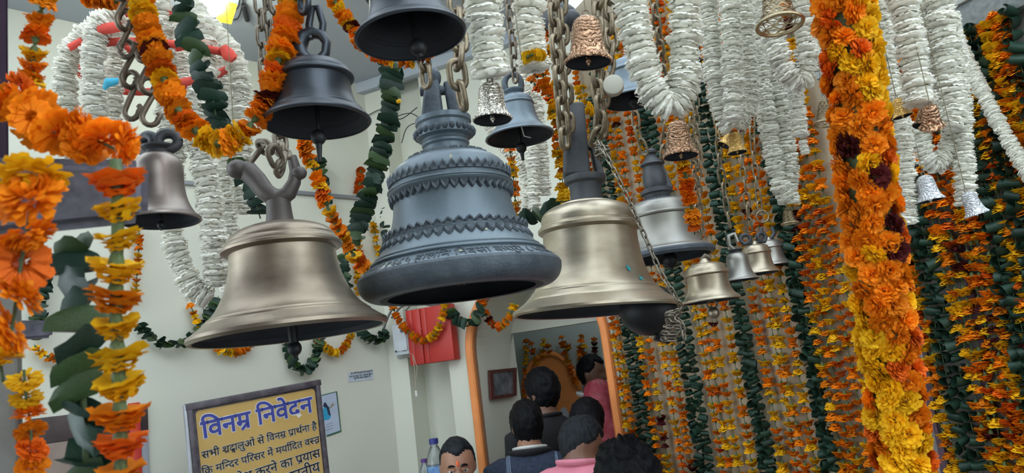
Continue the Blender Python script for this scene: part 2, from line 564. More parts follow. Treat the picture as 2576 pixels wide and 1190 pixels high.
def pick(rg, weights):
    x = rg.random() * sum(w for _, w in weights)
    for c, w in weights:
        x -= w
        if x <= 0:
            return c
    return weights[-1][0]
MIX = [('or', 0.50), ('ye', 0.42), ('do', 0.06), ('ma', 0.02)]
ORNG = [('or', 0.8), ('do', 0.2)]
def garland(name, label, cat, pts, kind, size, spacing, colors=None, group=None, seed=1, tilt=14, smooth=True, thread=0.0015, flip=None, seq=None, wob=0.0):
    """a garland: an Empty at its first point, one part for each flower, petal tier or leaf, one thread"""
    rg = random.Random(seed)
    P = catmull(pts, 10) if smooth else [Vector(p) for p in pts]
    root = empty(name, P[0], label, cat, group)
    base = P[0]
    S, L = resample(P, spacing)
    col = colors or ([('w', 1)] if kind == 'wh' else [('g', 1)] if kind in ('cu', 'fo') else MIX)
    run, cur = 0, None
    for i, (p, t) in enumerate(S):
        if seq:
            c = seq[i % len(seq)]
        else:
            if run <= 0:
                cur = pick(rg, col); run = rg.choice((1, 1, 2, 3))
            run -= 1
            c = cur
        me = rg.choice(PIECE[kind, c])
        a, b = frame_of(t, Vector((0.2, 1, 0.1)))
        sgn = flip if flip else rg.choice((-1, 1))
        M = Matrix((a, b, t)).transposed().to_4x4()
        if kind in ('cu', 'fo'):
            # leaves keep their broad side to the front
            ax = Vector((1, 0, 0)) - t * t.x
            ax.normalize()
            M = Matrix((ax, t.cross(ax), t)).transposed().to_4x4()
            M = M @ Matrix.Rotation(R(rg.uniform(-38, 38)), 4, 'Z') @ Matrix.Rotation(R(rg.uniform(-tilt, tilt)), 4, 'Y')
            M = M @ Matrix.Rotation(R(rg.uniform(-40, 40)), 4, 'X')
            if sgn < 0:
                M = M @ Matrix.Rotation(math.pi, 4, 'Z')
        else:
            M = M @ Matrix.Rotation(rg.random() * 6.28, 4, 'Z') @ Matrix.Rotation(R(rg.uniform(-tilt, tilt)), 4, 'X')
            if sgn < 0:
                M = M @ Matrix.Rotation(math.pi, 4, 'X')
        s = size * rg.uniform(0.86, 1.14)
        off = Vector((rg.uniform(-wob, wob), rg.uniform(-wob, wob), 0)) * size
        mesh_obj(PART_NAME[kind], me, root, Matrix.Translation(p - base + off) @ M @ Matrix.Scale(s, 4))
    if thread:
        V, F = tube_data([p - base for p in P[::2] + [P[-1]]] if len(P) > 6 else [p - base for p in P], thread if kind != 'wh' else size * 0.5, 5 if kind != 'wh' else 8)
        mesh_obj('thread', me_from('thread', V, F, M_TWIG if kind != 'wh' else M_WH), root)
    return root

LINKS = {}
def chain(name, label, pts, pitch, wire, m=None, group=None, twist0=0.0, hw=None, smooth=True, jit=6):
    m = m or M_CHAIN
    key = (round(pitch, 4), round(wire, 4), m.name, hw)
    if key not in LINKS:
        LINKS[key] = link_mesh('chain_link', m, pitch, wire, 8, hw)
    P = catmull(pts, 10) if smooth else [Vector(p) for p in pts]
    root = empty(name, P[0], label, 'chain', group)
    S, L = resample(P, pitch)
    rg = random.Random(int(pitch * 1e5) + len(S))
    for i, (p, t) in enumerate(S):
        a, b = frame_of(t, Vector((0.0, 1, 0)))
        M = Matrix((a, b, t)).transposed().to_4x4()
        M = M @ Matrix.Rotation(R(45 + 90 * (i % 2) + twist0 + rg.uniform(-jit, jit)), 4, 'Z')
        mesh_obj('chain_link', LINKS[key], root, Matrix.Translation(p - P[0]) @ M)
    return root

# ------------------------------------------------------------------ the place: walls, arch, ceiling, floor
def hz(px):
    lo, hi = -2000.0, 4000.0
    for _ in range(50):
        m_ = (lo + hi) / 2
        if (W(px, m_, 1) - EYE).z > 0: lo = m_
        else: hi = m_
    return (lo + hi) / 2
def G(px, d):
    p = W(px, hz(px), d)
    return Vector((p.x, p.y, 0))
UP = Vector((0, 0, 1))
L0, C0 = G(0, 3.14), G(985, 4.57)
A1 = G(1553, 3.97)
R1 = G(2500, 2.1)
uL = (C0 - L0).normalized(); nL = Vector((uL.y, -uL.x, 0))          # room side of the left wall
uA = (A1 - C0).normalized(); vA = Vector((-uA.y, uA.x, 0))          # vA goes into the building
uR = (R1 - A1).normalized(); nR = Vector((uR.y, -uR.x, 0))
if nR.dot(EYE - A1) < 0: nR = -nR
if nL.dot(EYE - C0) < 0: nL = -nL
CEIL_Z = on_plane(95, 37, L0, nL).z
def wall_slab(name, a, b, z0, z1, n, th, m):
    """slab behind the line a-b, n pointing into the room"""
    V = []
    for p in (a, b, b - n * th, a - n * th):
        V.append(Vector((p.x, p.y, z0)))
    V += [Vector((p.x, p.y, z1)) for p in V[:4]]
    F = [(0, 1, 5, 4), (1, 2, 6, 5), (2, 3, 7, 6), (3, 0, 4, 7), (4, 5, 6, 7), (3, 2, 1, 0)]
    me = me_from(name, V, F, m, False)
    bm = bmesh.new(); bm.from_mesh(me); bmesh.ops.recalc_face_normals(bm, faces=bm.faces); bm.to_mesh(me); bm.free()
    o = mesh_obj(name, me)
    o['kind'] = 'structure'
    return o
fl = mesh_obj('floor', box_me('floor', (14, 14, 0.1), (0, 2, -0.05), M_FLOOR, 0)); fl['kind'] = 'structure'

# left wall with a doorway low at its near end
LW0 = L0 - uL * 1.6
d_a = on_plane(72, 1100, L0, nL); d_b = on_plane(372, 1100, L0, nL)
ta, tb = (d_a - LW0).dot(uL), (d_b - LW0).dot(uL)
door_top = on_plane(200, 1040, L0, nL).z
wl = wall_slab('wall_left', LW0 + uL * tb, C0 + uL * 0.2, 0, CEIL_Z, nL, 0.25, M_CREAM)
for a, b, z0, z1 in ((0, ta, 0, CEIL_Z), (ta, tb, door_top, CEIL_Z)):
    o = wall_slab('wall_left_section', LW0 + uL * a, LW0 + uL * b, z0, z1, nL, 0.25, M_CREAM)
def wl_pt(px, py, off=0.0):
    return on_plane(px, py, L0 + nL * off, nL)
def wa_pt(px, py, off=0.0):
    return on_plane(px, py, C0 - vA * off, -vA)
def wr_pt(px, py, off=0.0):
    return on_plane(px, py, A1 + nR * off, nR)

# doorway in the left wall: dark wooden frame, red post, dim space behind
dr = empty('door_1', LW0 + uL * ta, kind='structure')
def wbox(name, parent, a, b, z0, z1, o0, o1, m, origin, u, n, bev=0.004):
    """box in wall coordinates (along u, up, out along n)"""
    M = Matrix.Translation(origin - (parent.location if parent else Vector())) @ Matrix((u, UP.cross(u) if (UP.cross(u)).dot(n) > 0 else -UP.cross(u), UP)).transposed().to_4x4()
    bm = bmesh.new()
    box_bm(bm, (abs(b - a), abs(o1 - o0), abs(z1 - z0)), ((a + b) / 2, (o0 + o1) / 2, (z0 + z1) / 2), bev)
    me = bm_to(name, bm, m, True, 40)
    return mesh_obj(name, me, parent, M)
fw = 0.1
wbox('lintel', dr, ta, tb, door_top - 0.115, door_top, -0.16, 0.015, M_WOOD, LW0, uL, nL)
wbox('door_post', dr, tb - 0.035, tb, 0, door_top - 0.115, -0.2, 0.012, mat('grey_paint_post', (0.28, 0.29, 0.33), 0.5), LW0, uL, nL)
wbox('red_post', dr, tb - 0.085, tb - 0.036, 0, door_top + 0.02, -0.12, 0.02, M_RED, LW0, uL, nL)
wbox('door_post', dr, ta, ta + 0.05, 0, door_top - 0.115, -0.2, 0.01, M_WOOD, LW0, uL, nL)
wbox('mullion', dr, ta + 0.20, ta + 0.235, 0, door_top - 0.115, -0.16, -0.1, M_WOOD, LW0, uL, nL)
wbox('dim_room_back', dr, ta - 0.2, tb + 0.3, 0, door_top + 0.4, -1.3, -1.25, mat('dim_room_paint', (0.30, 0.22, 0.20), 0.8), LW0, uL, nL)
wbox('hanging_curtain', dr, ta + 0.3, tb - 0.12, 0, door_top - 0.12, -0.3, -0.27, mat('maroon_curtain', (0.09, 0.03, 0.03), 0.9, var=0.4, scale=15), LW0, uL, nL)

# rail line along the left wall
ra, rb = wl_pt(700, 478), wl_pt(1010, 512)
zr = (ra.z + rb.z) / 2
t0 = wbox('trim_1', None, -0.6, (C0 - L0).length + 0.1, zr - 0.012, zr + 0.012, 0, 0.02, mat('grey_conduit', (0.25, 0.26, 0.28), 0.5), L0, uL, nL)
t0['kind'] = 'structure'

# the arch wall
uc = lambda px, py=1000: (wa_pt(px, py) - C0).dot(uA)
U1035, U1140 = uc(1035), uc(1138)
JL, JR, UEND = uc(1206), uc(1537), uc(1553)
UC, HW = (JL + JR) / 2, (JR - JL) / 2
ZS = wa_pt(1195, 890).z
RISE = HW * 1.05
TH = 0.5
def AP(u, z, v=0.0):
    p = C0 + uA * u + vA * v
    return Vector((p.x, p.y, z))
arc = [(UC - HW * math.cos(math.pi * i / 28), ZS + RISE * math.sin(math.pi * i / 28)) for i in range(29)]
V, F = [], []
def quad(a, b, c, d):
    o = len(V)
    V.extend([a, b, c, d]); F.append((o, o + 1, o + 2, o + 3))
RD = 0.17                                                       # depth of the niche beside the arch
NZ = CEIL_Z
quad(AP(-0.25, 0), AP(U1035, 0), AP(U1035, NZ), AP(-0.25, NZ))
quad(AP(U1035, 0), AP(U1035, 0, RD), AP(U1035, NZ, RD), AP(U1035, NZ))
quad(AP(U1035, 0, RD), AP(U1140, 0, RD), AP(U1140, NZ, RD), AP(U1035, NZ, RD))
quad(AP(U1140, 0, RD), AP(U1140, 0), AP(U1140, NZ), AP(U1140, NZ, RD))
quad(AP(U1140, 0), AP(JL, 0), AP(JL, ZS), AP(U1140, ZS))
quad(AP(U1140, ZS), AP(JL, ZS), AP(JL, NZ), AP(U1140, NZ))
quad(AP(JR, 0), AP(UEND + 0.3, 0), AP(UEND + 0.3, ZS), AP(JR, ZS))
quad(AP(JR, ZS), AP(UEND + 0.3, ZS), AP(UEND + 0.3, NZ), AP(JR, NZ))
for (a, b), (c, d) in zip(arc, arc[1:]):
    quad(AP(a, b), AP(c, d), AP(c, NZ), AP(a, NZ))
    quad(AP(a, b, TH), AP(c, d, TH), AP(c, d), AP(a, b))
quad(AP(JL, 0, TH), AP(JL, 0), AP(JL, ZS), AP(JL, ZS, TH))
quad(AP(JR, 0), AP(JR, 0, TH), AP(JR, ZS, TH), AP(JR, ZS))
me = me_from('wall_back', V, F, M_CREAM, False)
bm = bmesh.new(); bm.from_mesh(me); bmesh.ops.remove_doubles(bm, verts=bm.verts, dist=1e-5); bm.to_mesh(me); bm.free()
wb = mesh_obj('wall_back', me); wb['kind'] = 'structure'
# saffron moulding around the arch: raised band, each cross-section a shallow rectangle
path = [(JL, 0.0)] + [(a, b) for a, b in arc] + [(JR, 0.0)]
V, F = [], []
for i, (u, z) in enumerate(path):
    if i in (0, len(path) - 1):
        nu, nz = (-1, 0) if i == 0 else (1, 0)
    else:
        k = math.pi * (i - 1) / 28
        nu, nz = -math.cos(k), math.sin(k)
    w1 = 0.048
    for off, v in ((0, 0.03), (0, -0.022), (w1 * 0.2, -0.030), (w1 * 0.8, -0.030), (w1, -0.02), (w1, 0.0)):
        V.append(AP(u + nu * off, z + nz * off, v))
for i in range(len(path) - 1):
    for k in range(5):
        b = i * 6 + k
        F.append((b, b + 1, b + 7, b + 6))
tr = mesh_obj('trim_2', me_from('arch_moulding', V, F, M_SAFFRON, True, 35)); tr['kind'] = 'structure'
tag(tr, 'saffron painted moulding around the shrine archway')

# inner lintel and shrine room
ZL = on_plane(1400, 822, C0 + vA * TH, -vA).z
ir = empty('wall_shrine_room', AP(UC, 0, 1.2), kind='structure')
def ibox(name, u0, u1, z0, z1, v0, v1, m):
    V = [AP(u, z, v) - ir.location for z in (z0, z1) for (u, v) in ((u0, v0), (u1, v0), (u1, v1), (u0, v1))]
    F = [(0, 1, 5, 4), (1, 2, 6, 5), (2, 3, 7, 6), (3, 0, 4, 7), (4, 5, 6, 7), (3, 2, 1, 0)]
    return mesh_obj(name, me_from(name, V, F, m, False), ir)
VB = 1.75
ibox('inner_lintel', JL - 0.3, JR + 0.3, ZL, 2.75, TH, TH + 0.1, M_CREAM)
ibox('inner_jamb', JL - 0.9, JL - 0.02, 0, 2.75, TH, TH + 0.1, M_CREAM)
ibox('inner_jamb', JR + 0.02, JR + 0.9, 0, 2.75, TH, TH + 0.1, M_CREAM)
ibox('room_back', JL - 0.9, JR + 1.2, 0, 2.75, VB, VB + 0.1, M_INNER)
ibox('room_side', JL - 0.95, JL - 0.85, 0, 2.75, TH, VB, M_INNER)
ibox('room_side', JR + 1.1, JR + 1.2, 0, 2.75, TH, VB, M_INNER)
ibox('room_top', JL - 0.95, JR + 1.2, 2.75, 2.85, TH, VB, M_INNER)

# right wall, hung with flower strands: painted part and marble part
RM = on_plane(2300, 900, A1, nR)
wall_slab('wall_right', A1, Vector((RM.x, RM.y, 0)), 0, CEIL_Z, nR, 0.25, M_TAN)
RE = A1 + uR * ((R1 - A1).length + 1.4)
wall_slab('wall_right_marble', Vector((RM.x, RM.y, 0)), RE, 0, CEIL_Z, nR, 0.25, M_MARBLE)
zg = wr_pt(2470, 82).z
gl = empty('trim_3', Vector((RM.x, RM.y, zg)), kind='structure')
lr = (RE - Vector((RM.x, RM.y, 0))).length
wbox('granite_fascia', gl, -0.1, lr, 0, 0.085, 0, 0.05, M_STONE, Vector((RM.x, RM.y, zg)), uR, nR)
wbox('plaster_band', gl, -0.1, lr, 0.085, 0.125, 0, 0.06, mat('plaster_band', (0.33, 0.33, 0.31), 0.7), Vector((RM.x, RM.y, zg)), uR, nR)
wbox('granite_fascia', gl, -0.1, lr, 0.125, 0.6, 0, 0.05, M_STONE, Vector((RM.x, RM.y, zg)), uR, nR)

# ceiling over the walk along the walls; the court in front of it is open to the sky
q1 = A1 + vA * 2.6
for k_, poly in enumerate(([Vector((-7.5, 2.35, 0)), Vector((0.0, 2.35, 0)), Vector((A1.x, A1.y - 0.5, 0)), Vector((A1.x, A1.y + 0.1, 0)), Vector((q1.x + 1.0, q1.y, 0)), Vector((-7.5, 8.5, 0))],)):
    V = []
    for z in (CEIL_Z, CEIL_Z + 0.15):
        V += [Vector((p.x, p.y, z)) for p in poly]
    n = len(poly)
    F = [tuple(range(n - 1, -1, -1)), tuple(range(n, 2 * n))] + [(i, (i + 1) % n, n + (i + 1) % n, n + i) for i in range(n)]
    ce = mesh_obj('ceiling', me_from('ceiling', V, F, M_CEIL, False)); ce['kind'] = 'structure'
# porch roof over the place the photograph is taken from, left part
V = [Vector((x, y, z)) for z in (2.9, 3.0) for x, y in ((-3.4, -3.0), (-0.15, -3.0), (-0.15, 0.95), (-3.4, 0.95))]
pr = mesh_obj('ceiling_porch', me_from('ceiling_porch', V, [(3, 2, 1, 0), (4, 5, 6, 7), (0, 1, 5, 4), (1, 2, 6, 5), (2, 3, 7, 6), (3, 0, 4, 7)], M_CEIL, False)); pr['kind'] = 'structure'
# a shallow ceiling beam along the arch wall
cb = wbox('trim_4', None, -0.1, UEND + 0.2, CEIL_Z - 0.07, CEIL_Z, 0, 0.06, M_CEIL, C0, uA, -vA); cb['kind'] = 'structure'
# rails the bells and garlands hang from, above the view
rl = empty('trim_5', (0, 1.3, 3.22), kind='structure')
for y in (0.75, 1.1, 1.35, 1.6, 1.85):
    mesh_obj('hanging_rail', tube_me('hanging_rail', [(-2.6, y - 1.3, 0), (2.6, y - 1.3, 0)], 0.02, M_STEEL, 10), rl)
for x in (-2.5, 2.5):
    mesh_obj('cross_rail', tube_me('cross_rail', [(x, -0.8, 0.03), (x, 0.6, 0.03)], 0.025, M_STEEL, 10), rl)
# the court goes on behind the camera: a pale wall across it and its side
bk = wall_slab('wall_front', Vector((-4.5, -3.2, 0)), Vector((4.5, -3.2, 0)), 0, 3.0, Vector((0, 1, 0)), 0.2, M_CREAM)

# ------------------------------------------------------------------ bells
def refine(P):
    """round the sweeping curves of a profile and keep its crisp mouldings"""
    n = len(P)
    def turn(i):
        if i <= 0 or i >= n - 1: return 0.0
        a = Vector((P[i][0] - P[i - 1][0], P[i][1] - P[i - 1][1])); b = Vector((P[i + 1][0] - P[i][0], P[i + 1][1] - P[i][1]))
        return abs(math.degrees(a.angle(b))) if a.length > 1e-6 and b.length > 1e-6 else 0.0
    out = []
    for i in range(n - 1):
        out.append(P[i])
        if turn(i) < 32 and turn(i + 1) < 32:
            p0 = P[max(i - 1, 0)] if turn(i) < 32 else P[i]; p3 = P[min(i + 2, n - 1)]
            for t in (0.33, 0.67):
                out.append(tuple(0.5 * (2 * P[i][c] + (P[i + 1][c] - p0[c]) * t + (2 * p0[c] - 5 * P[i][c] + 4 * P[i + 1][c] - p3[c]) * t * t + (3 * P[i][c] - p0[c] - 3 * P[i + 1][c] + p3[c]) * t ** 3) for c in (0, 1)))
    out.append(P[-1])
    return out
def bell_profile(outer, thick=0.07):
    o = refine(outer)
    top = max(z for r, z in o if r > 0.35) - 0.06
    inner = [(max(r - thick, 0.02), z) for r, z in o if r > 0.36 and z < top][1:]
    return [(0.0, top)] + [(r, z) for r, z in reversed(inner)] + [(o[0][0] - thick * 0.6, o[0][1] + 0.005)] + o + [(0.0, o[-1][1])]
PROF = {
 'grey': [(.80, -.12), (.89, -.11), (.96, -.06), (.995, .015), (1.0, .07), (.985, .098), (.92, .145), (.862, .185), (.845, .20), (.855, .215), (.83, .235), (.815, .25), (.76, .32), (.69, .43), (.635, .55), (.60, .68), (.585, .80), (.585, .87), (.605, .885), (.622, .91), (.622, .93), (.60, .95), (.595, .965), (.59, 1.03), (.575, 1.09), (.535, 1.16), (.46, 1.215), (.35, 1.25), (.24, 1.27), (.225, 1.31), (.222, 1.37), (.24, 1.39), (.24, 1.41), (.225, 1.43), (.235, 1.45), (.285, 1.47), (.29, 1.49), (.29, 1.54), (.265, 1.555), (.265, 1.60), (.285, 1.62), (.285, 1.67), (.26, 1.675)],
 'left': [(.975, -.03), (1.0, 0), (.99, .035), (.955, .055), (.86, .125), (.84, .14), (.835, .155), (.815, .165), (.80, .185), (.79, .19), (.74, .235), (.68, .32), (.62, .44), (.575, .57), (.55, .70), (.54, .80), (.54, .835), (.585, .845), (.615, .86), (.618, .885), (.595, .90), (.585, .93), (.555, .955), (.545, .985), (.50, 1.04), (.43, 1.08), (.33, 1.115), (.20, 1.14), (.15, 1.16), (.14, 1.20), (.13, 1.30), (.125, 1.42)],
 'dark': [(.97, -.02), (1.0, 0.01), (.985, .04), (.93, .10), (.87, .17), (.86, .20), (.84, .205), (.82, .24), (.79, .25), (.75, .33), (.70, .45), (.665, .60), (.65, .75), (.65, .80), (.69, .815), (.72, .84), (.725, .87), (.70, .90), (.67, .97), (.64, 1.0), (.56, 1.09), (.43, 1.14), (.30, 1.16), (.2, 1.17), (.18, 1.22)],
 'right': [(.985, -.02), (1.0, 0.0), (.995, .025), (.845, .125), (.835, .13), (.83, .14), (.775, .19), (.765, .20), (.76, .215), (.725, .245), (.68, .32), (.63, .44), (.60, .56), (.58, .70), (.57, .82), (.57, .865), (.60, .88), (.622, .895), (.625, .925), (.60, .94), (.595, .96), (.575, .97), (.58, 1.02), (.56, 1.08), (.51, 1.13), (.44, 1.165), (.36, 1.18), (.35, 1.20), (.21, 1.20), (.20, 1.23), (.195, 1.36), (.205, 1.43), (.25, 1.455), (.255, 1.47), (.255, 1.52), (.23, 1.53)],
 'round': [(.95, -.05), (1.0, 0.0), (1.0, .06), (.96, .11), (.90, .14), (.86, .16), (.80, .23), (.73, .34), (.68, .48), (.655, .62), (.65, .76), (.65, .82), (.69, .84), (.70, .87), (.68, .90), (.68, 1.0), (.65, 1.08), (.58, 1.14), (.46, 1.17), (.31, 1.185), (.30, 1.22), (.27, 1.26), (.29, 1.33), (.34, 1.36), (.34, 1.42), (.30, 1.44)],
 'wide': [(.97, -.02), (1.0, 0.0), (.98, .05), (.90, .11), (.82, .19), (.75, .30), (.71, .42), (.695, .55), (.69, .68), (.69, .76), (.73, .78), (.75, .81), (.74, .84), (.71, .88), (.67, .98), (.60, 1.07), (.48, 1.13), (.30, 1.16), (.2, 1.17), (.17, 1.22), (.12, 1.30)],
 'slim': [(.97, -.02), (1.0, 0.0), (.98, .05), (.86, .13), (.74, .25), (.64, .42), (.57, .62), (.53, .85), (.51, 1.0), (.53, 1.02), (.54, 1.05), (.52, 1.08), (.50, 1.18), (.44, 1.28), (.34, 1.34), (.25, 1.37), (.22, 1.42), (.30, 1.50), (.31, 1.54), (.20, 1.56)],
 'cap': [(.97, -.02), (1.0, 0.0), (.985, .05), (.90, .10), (.78, .25), (.68, .45), (.62, .7), (.60, .95), (.60, 1.15), (.57, 1.3), (.50, 1.42), (.40, 1.50), (.32, 1.53), (.30, 1.60), (.42, 1.66), (.43, 1.70), (.25, 1.74)],
 'gift': [(.96, -.02), (1.0, 0.02), (1.0, .08), (.93, .16), (.83, .28), (.74, .5), (.68, .8), (.64, 1.15), (.60, 1.5), (.53, 1.72), (.40, 1.86), (.22, 1.94), (.10, 1.96)],
}
def scale_prof(P, s, zs=1.0):
    return [(r * s, z * s * zs) for r, z in P]
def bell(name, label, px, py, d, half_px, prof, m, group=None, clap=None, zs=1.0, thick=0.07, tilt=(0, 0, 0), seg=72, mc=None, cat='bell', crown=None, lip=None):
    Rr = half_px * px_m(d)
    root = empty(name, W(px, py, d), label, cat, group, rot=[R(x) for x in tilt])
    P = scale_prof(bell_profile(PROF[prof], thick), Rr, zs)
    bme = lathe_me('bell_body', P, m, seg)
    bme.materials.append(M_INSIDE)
    for p_ in bme.polygons:                      # the faces that look towards the axis are the inside, its shade painted in dark
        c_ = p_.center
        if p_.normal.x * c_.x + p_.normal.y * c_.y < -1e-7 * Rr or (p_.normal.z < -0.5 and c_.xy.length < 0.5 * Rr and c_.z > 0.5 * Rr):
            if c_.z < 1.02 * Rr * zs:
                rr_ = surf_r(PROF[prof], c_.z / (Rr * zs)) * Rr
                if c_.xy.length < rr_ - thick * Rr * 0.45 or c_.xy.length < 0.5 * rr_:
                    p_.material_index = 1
    if lip:                                      # dark lip: wear, plus painted shade of its downturned face
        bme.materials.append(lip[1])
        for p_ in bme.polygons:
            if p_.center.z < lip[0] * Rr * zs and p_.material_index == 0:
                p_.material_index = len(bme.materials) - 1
    if crown:                                    # the crown is cast separately in iron
        bme.materials.append(crown[1])
        for p_ in bme.polygons:
            if p_.center.z > crown[0] * Rr * zs and p_.material_index == 0:
                p_.material_index = len(bme.materials) - 1
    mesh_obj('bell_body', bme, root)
    if clap:
        off, zc, rb, tail = clap
        parts = [tube_data([(0, 0, Rr * 0.75), (off * Rr * 0.5, 0, Rr * 0.3), (off * Rr, 0, zc * Rr)], Rr * 0.05, 8),
                 sphere_data((off * Rr, 0, zc * Rr), rb * Rr, (1, 1, 1.1), 18, 12),
                 tube_data([(off * Rr, 0, zc * Rr - rb * Rr * 0.8), (off * Rr * 1.15, 0, zc * Rr - rb * Rr * 1.2 - tail * Rr * 0.5), (off * Rr * 1.2, 0, zc * Rr - rb * Rr - tail * Rr)], [rb * Rr * 0.45, rb * Rr * 0.32, rb * Rr * 0.30], 10)]
        V, F = join_data(parts)
        mesh_obj('clapper', me_from('clapper', V, F, mc or M_CLAP, True, 50), root)
    return root, Rr
def tube_part(root, name, pts, rad, m, seg=10, squash=1.0):
    return mesh_obj(name, tube_me(name, pts, rad, m, seg, squash), root)
def ring_part(root, name, c, rx, rz, wire, m, ry=0.0, seg=20, ws=8, axis='Y', rot=0.0):
    P = []
    for k in range(seg + 1):
        w = 2 * math.pi * k / seg
        p = Vector((rx * math.cos(w), 0, rz * math.sin(w)))
        p = Matrix.Rotation(rot, 3, 'Z') @ p
        P.append(Vector(c) + p)
    V, F = tube_data(P, wire, ws, False)
    return mesh_obj(name, me_from(name, V, F, m), root)
def surf_r(prof, z):
    for (r0, z0), (r1, z1) in zip(prof, prof[1:]):
        if z0 <= z <= z1 and z1 > z0:
            return r0 + (r1 - r0) * (z - z0) / (z1 - z0)
    return prof[-1][0]

# --- the big ornate grey bell
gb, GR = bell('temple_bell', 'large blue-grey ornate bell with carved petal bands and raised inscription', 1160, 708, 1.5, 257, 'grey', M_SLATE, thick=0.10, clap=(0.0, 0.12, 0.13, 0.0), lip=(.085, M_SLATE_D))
gp = PROF['grey']
def petal_shape(w, h, t, up=1, m=M_SLATE_D):
    """pointed relief petal with a raised rim and centre, in the XZ plane, pointing down"""
    out = [(-w, 0), (-w * 0.98, -h * 0.35), (-w * 0.55, -h * 0.72), (0, -h), (w * 0.55, -h * 0.72), (w * 0.98, -h * 0.35), (w, 0)]
    V = [Vector((x, 0, z * up)) for x, z in out] + [Vector((x * 0.72, -t, z * 0.78 * up - h * 0.05 * up)) for x, z in out] + [Vector((0, -t * 0.35, -h * 0.36 * up))]
    n = len(out)
    F = [(i, i + 1, n + i + 1, n + i) for i in range(n - 1)] + [(n + i, n + i + 1, 2 * n) for i in range(n - 1)] + [(0, n, 2 * n - 1, n - 1), (n, 2 * n, 2 * n - 1)]
    return me_from('relief_petal', V, F, m, False)
def petal_band(root, prof, Rr, z, count, h, t, up=1, zs=1.0, name='relief_petal', drop=0.0, mm=M_SLATE_D):
    r = surf_r(prof, z) * Rr
    me = petal_shape(math.pi * r / count * 1.02, h * Rr, t * Rr, up, mm)
    r2 = surf_r(prof, z - h * up) * Rr
    lean = math.atan2(r2 - r, h * Rr) * (1 if up > 0 else -1)
    for k in range(count):
        w = 2 * math.pi * k / count
        M = Matrix.Rotation(w, 4, 'Z') @ Matrix.Translation((0, -r - 0.001, z * Rr)) @ Matrix.Rotation(-lean if up > 0 else lean, 4, 'X')
        mesh_obj(name, me, root, M)
petal_band(gb, gp, GR, .885, 44, .095, .022)
petal_band(gb, gp, GR, .415, 46, .090, .022)
petal_band(gb, gp, GR, .45, 46, .07, .018, up=-1)
petal_band(gb, gp, GR, .985, 46, .10, .016, up=-1)
petal_band(gb, gp, GR, 1.245, 24, .05, .03, up=1)
for k in range(26):
    w = 2 * math.pi * k / 26
    if k == 0:
        Vb, Fb = sphere_data((0, 0, 0), 0.038 * GR, (1, 0.8, 1), 10, 6)
        bead = me_from('bead', Vb, Fb, M_SLATE_D)
    mesh_obj('bead', bead, gb, Matrix.Translation((math.cos(w) * .285 * GR, math.sin(w) * .285 * GR, 1.515 * GR)) @ Matrix.Rotation(w, 4, 'Z'))
# rings proud of the body
for z, w_ in ((.255, .012), (.215, .012), (.437, .010), (.93, .012)):
    r = surf_r(gp, z) * GR
    P = [Vector((r * math.cos(2 * math.pi * k / 64), r * math.sin(2 * math.pi * k / 64), z * GR)) for k in range(65)]
    V, F = tube_data(P, w_ * GR, 6, False)
    mesh_obj('moulding_ring', me_from('moulding_ring', V, F, M_SLATE), gb)
# crown: two carved posts bridged by a loop
def post_me(name, w, dpt, h, m, taper=0.6, bev=0.012):
    bm = bmesh.new()
    box_bm(bm, (w, dpt, h), (0, 0, h / 2), bev, taper=taper)
    return bm_to(name, bm, m, True, 50)
p1 = mesh_obj('crown_post', post_me('crown_post', .22 * GR, .24 * GR, .52 * GR, M_SLATE_D, 0.55, .03 * GR), gb, Matrix.Translation((-.10 * GR, -.02 * GR, 1.66 * GR)) @ Matrix.Rotation(R(5), 4, 'Y'))
Vs, Fs = sphere_data((-.16 * GR, -.12 * GR, 1.82 * GR), .105 * GR, (1, .8, 1.25), 16, 12)
for v in Vs:
    v += Vector((noise.noise(v * 90), noise.noise(v * 90 + Vector((7, 0, 0))), noise.noise(v * 90 + Vector((0, 9, 0))))) * 0.05 * GR
under(mesh_obj('carved_face', me_from('carved_face', Vs, Fs, M_SLATE_D), gb), p1)
Vs, Fs = sphere_data((-.05 * GR, -.03 * GR, 2.12 * GR), .085 * GR, (1, 1, 1.3), 14, 8)
mesh_obj('crown_finial', me_from('crown_finial', Vs, Fs, M_SLATE_D), gb)
mesh_obj('crown_post', post_me('crown_post', .15 * GR, .22 * GR, .42 * GR, M_SLATE_D, 0.7, .03 * GR), gb, Matrix.Translation((.14 * GR, .04 * GR, 1.66 * GR)) @ Matrix.Rotation(R(-6), 4, 'Y'))
tube_part(gb, 'crown_bar', [(-.2 * GR, 0, 2.0 * GR), (.22 * GR, 0.03 * GR, 1.98 * GR)], .05 * GR, M_SLATE_D)

# --- bronze bell on the left with a forked yoke
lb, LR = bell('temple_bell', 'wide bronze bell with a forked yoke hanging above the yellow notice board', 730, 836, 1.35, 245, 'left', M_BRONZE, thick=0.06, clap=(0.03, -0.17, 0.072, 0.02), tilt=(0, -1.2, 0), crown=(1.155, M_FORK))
S = LR
fork = tube_part(lb, 'yoke_fork', [(-.41 * S, 0, 1.80 * S), (-.30 * S, 0, 1.78 * S), (-.21 * S, 0, 1.66 * S), (-.13 * S, 0, 1.52 * S), (0, 0, 1.40 * S), (.12 * S, 0, 1.47 * S), (.19 * S, 0, 1.58 * S), (.215 * S, 0, 1.70 * S), (.19 * S, 0.0, 1.86 * S)],
          [.085 * S, .115 * S, .105 * S, .10 * S, .115 * S, .085 * S, .07 * S, .062 * S, .05 * S], M_FORK, 14, 1.15)
Vs, Fs = sphere_data((.25 * S, -.02 * S, 1.66 * S), .075 * S, (1.2, 1, 1), 12, 8)
under(mesh_obj('yoke_knob', me_from('yoke_knob', Vs, Fs, M_FORK), lb), fork)
Vs, Fs = sphere_data((-.38 * S, -.06 * S, 1.79 * S), .115 * S, (1.0, 1, .9), 14, 10)
